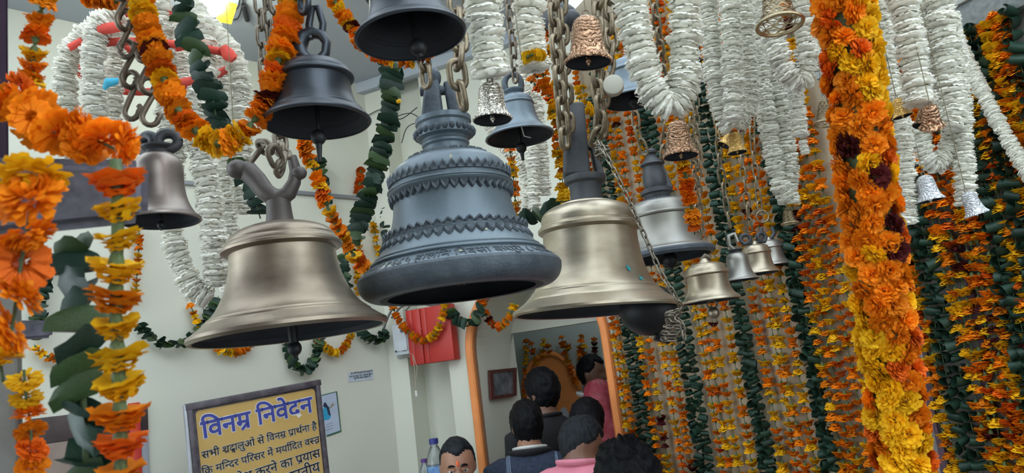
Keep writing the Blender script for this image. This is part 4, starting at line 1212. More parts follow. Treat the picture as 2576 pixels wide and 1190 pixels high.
tube_part(hp, 'cloth_wrap', [W(175, 120, 1.66) - cen, W(205, 103, 1.66) - cen], [.010, .009], M_REDCL, 8, 0.6)
tube_part(hp, 'cloth_wrap', [W(560, 118, 1.74) - cen, W(575, 138, 1.74) - cen, W(588, 150, 1.74) - cen], [.010, .016, .010], M_REDCL, 8, 0.6)
tube_part(hp, 'cloth_wrap', [W(440, 210, 1.66) - cen, W(470, 206, 1.66) - cen, W(500, 198, 1.66) - cen], [.009, .011, .009], M_REDCL, 8, 0.6)
tube_part(hp, 'cloth_knot', [W(262, 222, 1.62) - cen, W(270, 208, 1.61) - cen, W(290, 205, 1.61) - cen, W(312, 200, 1.61) - cen], [.006, .011, .008, .003], M_BLUECL, 8, 0.5)

# ------------------------------------------------------------------ marigold garlands near the camera
D5 = 0.68
garland('marigold_garland', 'blurred orange marigold garland hanging down to the stone beam', 'garland', C((118, -60, .80), (108, 10, .80), (90, 90, .80), (82, 170, .80), (70, 240, .80)), 'mh', 0.0135, 0.0125, seq=['or', 'ye', 'or', 'or', 'or', 'do', 'ye', 'or'], seed=51, tilt=22)
garland('marigold_garland', 'heap of orange marigolds lying along the stone beam', 'garland', C((10, 230, .78), (60, 275, .74), (130, 330, .72), (220, 345, .70), (310, 385, .69)), 'pp', 0.021, 0.013, ORNG, seed=52, tilt=70, wob=0.8)
garland('marigold_garland', 'yellow and orange foreground strand hanging from the beam end', 'garland', C((290, 400, .66), (296, 560, .66), (290, 760, .66), (300, 960, .66), (304, 1240, .66)), 'mg', 0.0225, 0.0262, seq=['do', 'ye', 'ye', 'ye', 'or', 'ye', 'ye', 'ye', 'or', 'do', 'or', 'ye', 'or', 'ye', 'ye'], seed=53, tilt=15, thread=0.0055, flip=1)
garland('marigold_garland', 'blurred orange strand in front of the grey stone post', 'garland', C((85, 400, .62), (75, 540, .60), (50, 680, .60), (35, 800, .60), (20, 870, .60)), 'pp', 0.0225, 0.0265, seq=['ye', 'or', 'or', 'do', 'or', 'or', 'do', 'or'], seed=54, tilt=75)
HT = garland('marigold_garland', 'orange and yellow flowers hanging behind the grey stone post', 'garland', C((-5, 880, .7), (8, 960, .69)), 'pp', 0.018, 0.022, seq=['ye', 'or'], seed=55, tilt=60)
hang_thread(HT, 3.2)
garland('marigold_garland', 'orange strand peeking out along the right of the grey post', 'garland', C((60, 930, .78), (66, 1000, .78), (78, 1090, .78), (82, 1220, .78)), 'pp', 0.0165, 0.019, seq=['ye', 'ye', 'or', 'or', 'do', 'or'], seed=56, tilt=60)
garland('marigold_garland', 'big orange marigold loop swinging between two hanging bells', 'garland', C((345, -70, 1.12), (362, 40, 1.10), (390, 130, 1.08), (420, 215, 1.06), (465, 300, 1.05), (545, 362, 1.04), (620, 325, 1.04), (668, 255, 1.05), (698, 160, 1.06), (725, 60, 1.1), (735, -40, 1.12)), 'mh', 0.0195, 0.0135, seq=['ye', 'ye', 'ye', 'or', 'ye', 'ye', 'or', 'or', 'or', 'or', 'ma', 'or', 'or', 'do', 'ye', 'or', 'or', 'or', 'or', 'do', 'or', 'or'], seed=57, tilt=20)
garland('marigold_garland', 'short orange garland across the top edge above the hoop', 'garland', C((215, -5, 1.3), (260, 5, 1.3), (310, 2, 1.3)), 'mh', 0.014, 0.012, ORNG, seed=58, tilt=25)
garland('marigold_garland', 'orange marigold string from the top edge under the top dark bell', 'garland', C((815, -60, 1.5), (840, 0, 1.5), (880, 62, 1.5), (925, 125, 1.5), (985, 148, 1.5), (1040, 152, 1.5), (1085, 120, 1.5)), 'mh', 0.0165, 0.0125, seq=['or', 'or', 'do', 'or', 'or', 'ye', 'or', 'or', 'ye', 'ma', 'or', 'or', 'do'], seed=59, tilt=22)
garland('marigold_garland', 'yellow and orange strand hanging between bronze bell and leaf garland', 'garland', C((755, 300, 1.6), (775, 390, 1.6), (800, 455, 1.6), (828, 530, 1.6), (862, 600, 1.62), (900, 655, 1.64), (945, 695, 1.66)), 'mh', 0.0185, 0.0165, seq=['do', 'or', 'ye', 'or', 'or', 'or', 'ye', 'or', 'or', 'ye'], seed=60, tilt=25, thread=0.003)
garland('marigold_garland', 'orange and yellow bunch beside the heavy chains of the iron yoke', 'garland', C((1372, -60, 2.05), (1378, 30, 2.05), (1368, 130, 2.05), (1372, 190, 2.05), (1390, 260, 2.05), (1404, 330, 2.05), (1412, 420, 2.05), (1420, 520, 2.05)), 'mh', 0.018, 0.0155, MIX, seed=61, tilt=25, wob=0.4)
HT = garland('marigold_garland', 'second marigold strand twisted along the iron yoke chains', 'garland', C((1350, 170, 2.10), (1345, 215, 2.10), (1375, 225, 2.10), (1395, 210, 2.10)), 'mh', 0.017, 0.0155, MIX, seed=62, tilt=30, wob=0.5)
hang_thread(HT, 3.2)
HT = garland('marigold_garland', 'yellow marigolds behind the top of the tall iron yoke', 'garland', C((1425, 268, 2.00), (1450, 270, 2.00), (1475, 270, 2.00), (1495, 290, 2.00)), 'mh', 0.0165, 0.016, [('ye', 1)], seed=63, tilt=30)
hang_thread(HT, 3.2)
HT = garland('marigold_garland', 'thin yellow strand right of the ornate grey bell shoulder', 'garland', C((1278, 340, 2.2), (1290, 430, 2.2), (1296, 500, 2.2), (1300, 560, 2.2)), 'mg', 0.017, 0.019, MIX, seed=64, tilt=25)
hang_thread(HT, 3.2)
garland('marigold_garland', 'bright orange strand hanging under the left copper bell', 'garland', C((1640, 170, 1.7), (1690, 300, 1.7), (1718, 410, 1.7), (1730, 480, 1.7), (1742, 540, 1.7), (1748, 590, 1.7)), 'mh', 0.0185, 0.0145, seq=['or', 'or', 'ye', 'or', 'or', 'do', 'or'], seed=65, tilt=25)
HT = garland('marigold_garland', 'yellow petals tucked into the thick white garland end', 'garland', C((1312, 150, 1.22), (1340, 138, 1.20), (1365, 140, 1.22)), 'mg', 0.010, 0.011, [('ye', 1)], seed=66, tilt=40)
hang_thread(HT, 3.2)

# the thick marigold column: flower heads packed round a pole
T0, T1 = W(2086, -280, 1.15), W(2292, 1330, 1.15)
mc_ = empty('marigold_column', T1, 'thick column of orange and yellow marigolds wrapped around a pole', 'flower column')
ax = (T0 - T1)
Lc = ax.length
axn = ax.normalized()
a_, b_ = frame_of(axn, Vector((0, -1, 0)))
mesh_obj('pole', tube_me('pole', [Vector((0, 0, 0)), ax], 0.030, M_TWIG, 12), mc_)
rg = random.Random(99)
rowsN = int(Lc / 0.0245)
for i in range(rowsN):
    for j in range(7):
        z = (i + 0.5 + rg.uniform(-0.25, 0.25)) * 0.0245
        w = 2 * math.pi * (j + 0.5 * (i % 2) + rg.uniform(-0.25, 0.25)) / 7
        if math.sin(w) * 0 + math.cos(w) < -0.55 and i % 2:
            continue
        nrm = a_ * math.cos(w) + b_ * math.sin(w)
        # colour runs in slow spirals: a yellow string, two orange ones, some dark heads
        f = z / Lc
        sp = (w / (2 * math.pi) + f * 1.25 + 0.08 * noise.noise(Vector((z * 9, j, 0)))) % 1.0
        c = 'ye' if sp < 0.26 else 'or'
        if 0.60 < sp < 0.72 and rg.random() < 0.28: c = 'ma'
        elif c == 'or' and rg.random() < 0.16: c = 'do'
        elif c == 'or' and rg.random() < 0.13: c = 'ye'
        t, bb = frame_of(nrm, axn)
        M = Matrix((t, bb, nrm)).transposed().to_4x4()
        M = Matrix.Translation(axn * z + nrm * 0.032) @ M @ Matrix.Rotation(R(rg.uniform(-42, 42)), 4, 'X') @ Matrix.Rotation(R(rg.uniform(-42, 42)), 4, 'Y') @ Matrix.Rotation(rg.random() * 6.28, 4, 'Z')
        mesh_obj('marigold_flower', rg.choice(PIECE['pp', c]), mc_, M @ Matrix.Scale(rg.uniform(0.018, 0.0225), 4))

# ------------------------------------------------------------------ green leaf garlands
garland('leaf_garland', 'dark leaf garland hanging over the white hoop strands', 'garland', C((455, -40, 1.3), (468, 60, 1.3), (492, 130, 1.3), (512, 200, 1.3), (535, 250, 1.3), (548, 320, 1.3), (560, 350, 1.3)), 'fo', 0.021, 0.018, seed=71, tilt=25)
HT = garland('leaf_garland', 'dark curled leaves hanging left of the forked yoke', 'garland', C((592, 400, 1.5), (605, 440, 1.5), (635, 485, 1.5), (655, 550, 1.5)), 'fo', 0.018, 0.018, seed=72, tilt=30)
hang_thread(HT, 3.2)
garland('leaf_garland', 'green folded leaf garland hanging down left of the ornate grey bell', 'garland', C((980, 140, 1.8), (982, 190, 1.8), (980, 270, 1.8), (968, 340, 1.8), (948, 420, 1.8), (925, 500, 1.8), (900, 570, 1.8), (868, 640, 1.8)), 'fo', 0.0255, 0.0165, seed=73, tilt=14)
garland('leaf_garland', 'near blurred dark leaf garland beside the foreground flower strand', 'garland', C((185, 600, .74), (195, 720, .72), (212, 850, .70), (208, 950, .70), (212, 1060, .70), (220, 1240, .70)), 'fo', 0.0225, 0.021, seed=74, tilt=30, thread=0.003)
HT = garland('leaf_garland', 'leaf bunch between the ornate bell and the tall iron yoke bell', 'garland', C((1310, 552, 2.1), (1345, 545, 2.1), (1375, 530, 2.1), (1405, 522, 2.1), (1440, 515, 2.1)), 'fo', 0.026, 0.022, seed=77, tilt=30)
hang_thread(HT, 3.2)

# ------------------------------------------------------------------ swags on the left and arch walls
def swag(label, pts, kind, size, sp, wall='L', colors=None, seed=1, seq=None, off=0.0):
    f = wl_pt if wall == 'L' else wa_pt
    garland('marigold_garland' if kind[0] == 'm' else 'leaf_garland', label, 'garland', [f(x, y, off or (0.045 if kind[0] == 'm' else 0.06)) for x, y in pts], kind, size * 1.18, sp * 1.18, colors, group='garland swags along the walls', seed=seed, tilt=22, seq=seq, thread=0.002)
swag('marigold swag low on the cream wall beside the grey post', [(85, 868), (110, 893), (150, 903), (185, 898)], 'mg', 0.019, 0.02, seed=81)
swag('small marigold strand going up the wall behind the foreground flowers', [(350, 560), (348, 640), (342, 720), (338, 760)], 'mg', 0.019, 0.021, seed=82)
swag('leaf strand on the wall left of the foreground leaves', [(135, 640), (112, 720), (95, 800), (105, 850)], 'fo', 0.028, 0.022, seed=83)
swag('leaf swag sagging between foreground strand and white U bend', [(350, 818), (375, 848), (420, 866), (465, 860), (505, 825), (530, 785), (550, 745)], 'fo', 0.026, 0.022, seed=84)
swag('short marigold strand below the white U bend', [(478, 765), (490, 795), (500, 825)], 'mg', 0.02, 0.024, seed=85)
swag('marigold swag just under the wide bronze bell rim', [(535, 865), (560, 882), (595, 886), (622, 872), (640, 850)], 'mg', 0.023, 0.02, seed=86)
swag('leaf swag hanging below the bronze bell clapper', [(722, 850), (730, 895), (748, 925), (768, 933), (788, 912), (800, 875), (805, 840)], 'fo', 0.027, 0.022, seed=87)
swag('marigold swag right of the bronze bell clapper', [(798, 850), (815, 872), (845, 888), (868, 872), (885, 838)], 'mg', 0.023, 0.021, seed=88)
swag('leaf swag beside the white meter box', [(905, 825), (918, 845), (940, 857), (960, 853), (972, 828)], 'fo', 0.027, 0.022, seed=89)
swag('marigold swag across the red cabinet', [(985, 762), (1000, 800), (1030, 838), (1065, 858), (1095, 838), (1112, 800), (1120, 755)], 'mg', 0.023, 0.024, 'A', seed=90, off=0.135)
swag('leaf swag between red cabinet and arch', [(1128, 780), (1150, 805), (1180, 815), (1200, 798), (1212, 765)], 'fo', 0.03, 0.026, 'A', seed=91, off=0.10)
swag('marigold swag over the top of the saffron arch', [(1205, 740), (1218, 780), (1235, 812), (1258, 822), (1280, 800), (1298, 755)], 'mg', 0.023, 0.024, 'A', seed=92)
swag('dark leaves bunched on the wall right of the forked yoke', [(800, 400), (812, 450), (818, 520)], 'fo', 0.032, 0.03, seed=75)
swag('dark leaf strand on the wall left of the ornate grey bell', [(972, 470), (975, 560), (972, 620)], 'fo', 0.034, 0.028, seed=76)
swag('dark leaves on the wall right of the wide bronze bell', [(862, 640), (868, 690), (874, 730)], 'fo', 0.028, 0.025, seed=78)
swag('faint marigold strand on the wall left of grey bell', [(908, 425), (906, 455), (903, 485)], 'mg', 0.028, 0.024, colors=[('do', 1)], seed=93)
swag('faint marigold string on the wall beside leaf garland foot', [(938, 555), (945, 600), (955, 650), (965, 700)], 'mg', 0.022, 0.025, seed=94)
swag('second faint marigold string beside leaf garland foot', [(902, 600), (905, 640), (900, 690), (902, 740)], 'mg', 0.022, 0.025, seed=95)

# ------------------------------------------------------------------ the curtain of strands on the right wall
ORD = ['first', 'second', 'third', 'fourth', 'fifth', 'sixth', 'seventh', 'eighth', 'ninth', 'tenth', 'eleventh', 'twelfth', 'thirteenth', 'fourteenth', 'fifteenth', 'sixteenth',
       'seventeenth', 'eighteenth', 'nineteenth', 'twentieth', 'twenty-first', 'twenty-second', 'twenty-third', 'twenty-fourth', 'twenty-fifth', 'twenty-sixth', 'twenty-seventh', 'twenty-eighth', 'twenty-ninth', 'thirtieth']
Y9 = 900
tan_m = [1553, 1568, 1620, 1641, 1674, 1697, 1769, 1792, 1811, 1842, 1918, 1951, 1974, 2000, 2068, 2088, 2106, 2133, 2160]
tan_g = [1582, 1603, 1718, 1739, 1872, 1892, 2030, 2046]
mar_m = [2335, 2352, 2428, 2446, 2466, 2497, 2513, 2530, 2550, 2606, 2626, 2676, 2693, 2710, 2727, 2744]
mar_g = [2372, 2400, 2570, 2588, 2644, 2660, 2764]
def strand(px, kind, label, group, i, off=0.042):
    p = wr_pt(px, Y9, off)
    d = depth_of(p)
    ztop = (3.3 + 0.15 * math.sin(px)) if px < 2290 else zg + 0.02
    a = Vector((p.x, p.y, ztop)); b = Vector((p.x, p.y, p.z - 300 * px_m(d) * 1.12 - 0.06))
    rg = random.Random(px)
    j = Vector((rg.uniform(-.008, .008), rg.uniform(-.008, .008), 0))
    pts = [a, a.lerp(b, 0.35) + j, a.lerp(b, 0.7) - j, b]
    if kind == 'm':
        garland('marigold_strand', label, 'flower strand', pts, 'mg', 0.0232, 0.0335 * rg.uniform(0.9, 1.12), MIX, group, seed=px, tilt=12, thread=0.0016, wob=0.12)
    else:
        garland('leaf_strand', label, 'leaf strand', pts, 'cu', 0.0235, 0.0345, None, group, seed=px, tilt=25, thread=0.0016, wob=0.15)
for i, x in enumerate(tan_m):
    strand(x, 'm', ORD[i] + ' marigold strand from the saffron arch on the tan wall', 'marigold strands on the tan wall', i)
for i, x in enumerate(tan_g):
    strand(x, 'g', ORD[i] + ' dark leaf strand from the saffron arch on the tan wall', 'leaf strands on the tan wall', i, 0.05)
for i, x in enumerate(mar_m):
    strand(x, 'm', ORD[i] + ' marigold strand right of the marigold column on the marble wall', 'marigold strands on the marble wall', i)
for i, x in enumerate(mar_g):
    strand(x, 'g', ORD[i] + ' dark leaf strand right of the marigold column on the marble wall', 'leaf strands on the marble wall', i, 0.05)
# purple cloth border lines hanging on the marble wall
for i, (x0, x1) in enumerate(((2270, 2392), (2420, 2532))):
    P = [wr_pt(x0 + (x1 - x0) * t + 5 * math.sin(t * 17 + i), 560 + 720 * t, 0.012) for t in [q / 14 for q in range(15)]]
    o = empty('cloth_border', P[0], ('purple wavy cloth border beside the marigold column', 'purple wavy cloth border between strands near the right edge')[i], 'cloth')
    V, F = [], []
    for q, p in enumerate(P):
        wv = 0.011 + 0.004 * math.sin(q * 1.7)
        for s, nn in ((-1, 0), (1, 0), (1, .006), (-1, .006)):
            V.append(p - P[0] + uR * s * wv + nR * nn)
    for q in range(len(P) - 1):
        for k4 in range(4):
            F.append((q * 4 + k4, q * 4 + (k4 + 1) % 4, q * 4 + 4 + (k4 + 1) % 4, q * 4 + 4 + k4))
    mesh_obj('cloth_strip', me_from('cloth_strip', V, F, M_PURPLE2, True, 40), o)

# ------------------------------------------------------------------ stone post and beam at the near left
DP = 0.80
post = empty('stone_post', W(20, 1500, DP), 'near grey stone post with a slate beam across it, hung with marigolds', 'post')
def post_box(name, corners, dd, depth, m, bev=0.008):
    """box from photo corners TL,TR,BR,BL at depth dd (list or number), going back by depth"""
    dds = dd if isinstance(dd, (list, tuple)) else [dd] * 4
    P = [W(x, y, q) for (x, y), q in zip(corners, dds)]
    bk_ = (W(corners[1][0] - 14, (corners[1][1] + corners[2][1]) / 2, 1.0) - EYE).normalized() * depth
    V = [p - post.location for p in P] + [p + bk_ - post.location for p in P]
    bm = bmesh.new()
    vs = [bm.verts.new(v) for v in V]
    for f in ((0, 1, 2, 3), (7, 6, 5, 4), (0, 4, 5, 1), (1, 5, 6, 2), (2, 6, 7, 3), (3, 7, 4, 0)):
        bm.faces.new([vs[i] for i in f])
    bmesh.ops.recalc_face_normals(bm, faces=bm.faces)
    if bev:
        bmesh.ops.bevel(bm, geom=bm.edges[:], offset=bev, segments=3, affect='EDGES')
    return mesh_obj(name, bm_to(name, bm, m, True, 40), post)
post_box('post_shaft', [(-190, 560), (52, 560), (62, 1500), (-190, 1500)], 0.80, 0.16, M_GREYPAINT)
post_box('upper_shaft', [(-190, -260), (18, -260), (22, 420), (-190, 420)], 0.84, 0.12, M_PURPLE, 0.003)
post_box('cross_beam', [(-200, 392), (374, 402), (372, 560), (-200, 618)], [0.74, 0.76, 0.76, 0.74], 0.13, M_BEAM, 0.012)
post_box('lower_beam_end', [(-40, 806), (132, 806), (132, 850), (-40, 862)], [0.90, 0.98, 0.98, 0.90], 0.05, M_BEAM, 0.004)

# ------------------------------------------------------------------ writing
BENCH = bpy.data.scenes.new('work_bench')          # an empty scene, removed at the end, where letters and bodies are evaluated
BENCH_VL = BENCH.view_layers[0]
def glyph_data(text, offset=0.0, extrude=0.0):
    cu = bpy.data.curves.new('glyph', 'FONT')
    cu.body = text
    cu.offset = offset
    cu.extrude = extrude
    cu.resolution_u = 3
    ob = bpy.data.objects.new('glyph', cu)
    BENCH.collection.objects.link(ob)
    BENCH_VL.update()
    ev = ob.evaluated_get(BENCH_VL.depsgraph)
    me = ev.to_mesh()
    V = [v.co.copy() for v in me.vertices]
    F = [tuple(p.vertices) for p in me.polygons]
    ev.to_mesh_clear()
    bpy.data.objects.remove(ob)
    bpy.data.curves.remove(cu)
    return V, F
ADV = {}
def adv(s):
    if s not in ADV:
        V, F = glyph_data(s + 'ा')
        ADV[s] = max(v.x for v in V) - 0.273
        if s and s[-1] == 'ि':
            ADV[s] = (adv(s[:-1]) if s[:-1] else 0.0) + 0.273
    return ADV[s]
def stroke(pts, th):
    V, F = [], []
    P = [Vector((x, y, 0)) for x, y in pts]
    for i, p in enumerate(P):
        t = (P[min(i + 1, len(P) - 1)] - P[max(i - 1, 0)]).normalized()
        nn = Vector((-t.y, t.x, 0)) * th / 2
        V += [p + nn, p - nn]
    for i in range(len(P) - 1):
        F.append((2 * i, 2 * i + 1, 2 * i + 3, 2 * i + 2))
    return V, F
def cut_right(V, F, x):
    bm = bmesh.new()
    vs = [bm.verts.new(v) for v in V]
    for f in F:
        try: bm.faces.new([vs[i] for i in f])
        except ValueError: pass
    bmesh.ops.bisect_plane(bm, geom=bm.verts[:] + bm.edges[:] + bm.faces[:], plane_co=(x, 0, 0), plane_no=(1, 0, 0), clear_outer=True)
    bm.verts.index_update()
    V2 = [v.co.copy() for v in bm.verts]; F2 = [tuple(v.index for v in f.verts) for f in bm.faces]
    bm.free()
    return V2, F2
def word_data(tokens, offset=0.0):
    """lay out one line of Devanagari: plain strings in visual order, and marks for the joined letters"""
    parts, x = [], 0.0
    th = 0.075 + 2 * offset
    for t in tokens:
        if isinstance(t, str):
            if t.strip():
                V, F = glyph_data(t, offset)
                parts.append(([v + Vector((x, 0, 0)) for v in V], F))
                x += adv(t)
            else:
                x += 0.26 * len(t)
        elif t[0] == 'half':
            V, F = glyph_data(t[1], offset)
            V, F = cut_right(V, F, t[2] + offset)
            parts.append(([v + Vector((x, 0, 0)) for v in V], F))
            x += t[2]
        elif t[0] == 'ra':
            dx = t[1] if len(t) > 1 else -0.13
            parts.append(stroke([(x + dx, 0.20), (x + dx - 0.12, 0.10), (x + dx - 0.27, -0.04)], th))
        elif t[0] == 'reph':
            parts.append(stroke([(x - 0.10, 0.62), (x - 0.17, 0.70), (x - 0.16, 0.80), (x - 0.05, 0.85), (x + 0.0, 0.82)], th))
        elif t[0] == 'sub':
            V, F = glyph_data(t[1], offset / t[2])
            parts.append(([Vector((v.x * t[2] + x + t[3], v.y * t[2] + t[4], 0)) for v in V], F))
    V, F = join_data(parts)
    return V, F, x
def line_on(board, name, tokens, A, B, m, m2, bold=0.0, halo=0.035, z=0.002, stretch=1.0):
    """a printed line from A to B (board coordinates, on the baseline)"""
    Vt, Ft, wdt = word_data(tokens, bold)
    s = (B - A).length / wdt
    ex = (B - A).normalized(); ey = Vector((0, 0, 1)).cross(ex)
    for nm, mm, (V, F, _), zz in (('letter_halo', m2, word_data(tokens, bold + halo), z), (name, m, (Vt, Ft, wdt), z + 0.0012)):
        if mm is None:
            continue
        VV = [A + ex * (v.x * s) + ey * (v.y * s * stretch) + Vector((0, 0, zz)) for v in V]
        mesh_obj(nm, me_from(nm, VV, F, mm, False), board)

# ------------------------------------------------------------------ the yellow notice board
TL, TR, BL = W(468, 1018, 3.28), W(802, 956, 3.66), W(486, 1190, 3.26)
ex = (TR - TL).normalized()
ey0 = (TL - BL)
ez = ex.cross(ey0).normalized()
ey = ez.cross(ex).normalized()
if ez.dot(EYE - TL) < 0:
    ez = -ez
BM = Matrix.Translation(TL) @ Matrix((ex, ey, ez)).transposed().to_4x4()
BW = (TR - TL).length
BH = 0.92
board = empty('notice_board', (0, 0, 0), 'yellow Hindi notice board in a dark frame, headed in blue letters', 'sign')
board.matrix_world = BM
BI = BM.inverted()
def bp(px, py):
    return BI @ on_plane(px, py, TL, ez)
M_YEL = mat('mustard_print', (0.56, 0.36, 0.115), 0.35, var=0.07, scale=4)
M_BLUE = mat('blue_lettering', (0.045, 0.055, 0.30), 0.4)
M_INK = mat('black_lettering', (0.010, 0.011, 0.018), 0.4)
M_HALO = mat('white_lettering_edge', (0.66, 0.66, 0.62), 0.5)
M_FRAME = mat('frame_dark_tape', (0.045, 0.035, 0.045), 0.45, col2=(0.12, 0.10, 0.12), scale=25, stretch=(1, 1, 1))
M_ALU = mat('frame_aluminium', (0.45, 0.47, 0.52), 0.4, 0.6)
def rrect(x0, y0, x1, y1, r, n=5):
    P = []
    for cx, cy, a0 in ((x1 - r, y1 - r, 0), (x0 + r, y1 - r, 90), (x0 + r, y0 + r, 180), (x1 - r, y0 + r, 270)):
        for i in range(n + 1):
            w = R(a0 + 90 * i / n)
            P.append((cx + r * math.cos(w), cy + r * math.sin(w)))
    return P
fwid = 0.036
mesh_obj('backing_panel', box_me('backing_panel', (BW, BH, 0.02), (BW / 2, -BH / 2, -0.012), M_FRAME, 0.002), board)
pp = rrect(fwid, -BH + fwid, BW - fwid * 0.75, -fwid, 0.018)
n = len(pp)
mesh_obj('yellow_panel', me_from('yellow_panel', [(x, y, 0.001) for x, y in pp] + [(x, y, -0.004) for x, y in pp], [tuple(range(n))] + [(i, i + n, (i + 1) % n + n, (i + 1) % n) for i in range(n)], M_YEL, False), board)
for nm, sz, c, mm in (('frame_bar', (BW + 0.012, 0.028, 0.03), (BW / 2, -0.012, 0), M_FRAME), ('frame_bar', (BW + 0.012, 0.026, 0.03), (BW / 2, -BH + 0.012, 0), M_FRAME),
                      ('frame_bar', (0.022, BH, 0.028), (0.012, -BH / 2, 0), M_FRAME), ('frame_bar', (0.022, BH, 0.028), (BW - 0.011, -BH / 2, 0), M_FRAME),
                      ('frame_edge', (0.012, BH, 0.03), (-0.006, -BH / 2, -0.004), M_ALU)):
    mesh_obj(nm, box_me(nm, sz, c, mm, 0.003), board)
for x in (0.10, BW - 0.10):
    mesh_obj('support_leg', box_me('support_leg', (0.035, 1.2, 0.03), (x, -0.85, -0.035), M_ALU, 0.003), board)
Ra, Rt = ('ra',), ('reph',)
line_on(board, 'heading', ['िवनम', Ra, ' ', 'िनवेदन'], bp(509, 1103), bp(787, 1035), M_BLUE, M_HALO, bold=0.022, halo=0.032)
line_on(board, 'lettering', ['सभी', ' ', 'श', Ra, 'द', ('sub', 'ध', 0.62, -0.36, -0.20), 'ालुओं', ' ', 'से', ' ', 'िवनम', Ra, ' ', 'प', Ra, 'ाथ', Rt, 'ना', ' ', 'है'], bp(508, 1154), bp(797, 1079), M_INK, M_HALO, bold=0.012, halo=0.03)
line_on(board, 'lettering', ['िक', ' ', 'मि', ('half', 'न', 0.36), 'दर', ' ', 'पिरसर', ' ', 'में', ' ', 'मया', Rt, 'िदत', ' ', 'व', ('half', 'स', 0.48), 'त', Ra], bp(508, 1196), bp(804, 1112), M_INK, M_HALO, bold=0.012, halo=0.03)
line_on(board, 'lettering', ['में', ' ', 'ही', ' ', 'प', Ra, 'वेश', ' ', 'करने', ' ', 'का', ' ', 'प', Ra, 'यास'], bp(512, 1243), bp(806, 1148), M_INK, M_HALO, bold=0.012, halo=0.03)
line_on(board, 'lettering', ['करें', ' ', 'यह', ' ', 'हमारी', ' ', 'भारतीय'], bp(516, 1290), bp(806, 1184), M_INK, M_HALO, bold=0.012, halo=0.03)

YP = [c for c in board.children if c.name.startswith('yellow_panel')][0]
for c in list(board.children):
    if c.name.split('.')[0] in ('heading', 'lettering', 'letter_halo'):
        under(c, YP)
# raised inscription round the ornate bell
ins = []
xx = 0.0
text = 'गमासवत १६८५ हालिम िनवसा कश्री ८ ५ वजन'
for w_ in text.split(' '):
    V, F = glyph_data(w_, 0.0, 0.06)
    ins.append(([v + Vector((xx, 0, 0)) for v in V], F))
    xx += adv(w_) + 0.24
V, F = join_data(ins)
a0, a1 = R(-160), R(-14)
out = []
for v in V:
    ang = a0 + (a1 - a0) * v.x / xx
    z = .112 + .058 * v.y / 0.62
    r = surf_r(gp, z) + .010 + v.z * 0.05
    out.append(Vector((r * math.cos(ang), r * math.sin(ang), z)) * GR)
mesh_obj('inscription', me_from('inscription', out, F, M_SLATE_D, False), gb)

# ------------------------------------------------------------------ things on the walls
def wall_frame(P, n):
    x = UP.cross(n).normalized()
    return Matrix((x, UP, n)).transposed().to_4x4()
def wall_thing(name, label, cat, px, py, f, n, off=0.0, roll=0.0):
    p = f(px, py, off)
    o = empty(name, (0, 0, 0), label, cat)
    o.matrix_world = Matrix.Translation(p) @ wall_frame(p, n) @ Matrix.Rotation(R(roll), 4, 'Z')
    I = o.matrix_world.inverted()
    def q(x, y, z=0.0):
        v = I @ f(x, y, off)
        return Vector((v.x, v.y, z))
    return o, q
def poly_part(o, name, pts, z, m, th=0.0006):
    n = len(pts)
    V = [Vector((p.x, p.y, z)) for p in pts] + [Vector((p.x, p.y, z - th)) for p in pts]
    F = [tuple(range(n)), tuple(range(2 * n - 1, n - 1, -1))] + [(i, i + n, (i + 1) % n + n, (i + 1) % n) for i in range(n)]
    return mesh_obj(name, me_from(name, V, F, m, False), o)
M_PAPER = mat('drawing_paper', (0.46, 0.52, 0.66), 0.8, var=0.06, scale=12)
dw, q = wall_thing('drawing', "child's drawing of a blue seated figure with trident, taped behind the notice board", 'drawing', 830, 1040, wl_pt, nL, 0.004)
poly_part(dw, 'drawing_border', [q(808, 994), (q(848, 984)), q(859, 1086), q(822, 1099)], 0.0, mat('green_tape', (0.03, 0.12, 0.07), 0.6))
poly_part(dw, 'drawing_sheet', [q(806, 997), (q(845, 987)), q(856, 1083), q(821, 1095)], 0.001, M_PAPER)
poly_part(dw, 'painted_body', [q(812, 1058), q(811, 1040), q(814, 1025), q(821, 1018), q(828, 1024), q(830, 1040), q(832, 1048), q(829, 1054), q(820, 1057)], 0.0018, mat('painted_blue', (0.03, 0.33, 0.55), 0.7))
poly_part(dw, 'painted_hair', [q(812, 1022), q(815, 1013), q(818, 1012), q(822, 1018), q(827, 1026), q(832, 1046), q(826, 1044), q(821, 1026), q(815, 1024)], 0.0024, mat('painted_dark', (0.02, 0.025, 0.06), 0.7))
poly_part(dw, 'painted_trident', [q(826, 1028), q(833, 1021), q(829, 1019), q(834, 1019), q(836, 1010), q(837, 1018), q(843, 1014), q(837, 1021), q(827, 1030)], 0.0024, mat('painted_ochre', (0.30, 0.24, 0.12), 0.7))
for yy in (1066, 1073, 1080):
    poly_part(dw, 'pencil_line', [q(820, yy + 2), q(838, yy - 4), q(838, yy - 3), q(820, yy + 3)], 0.0022, mat('pencil', (0.2, 0.22, 0.3), 0.8))

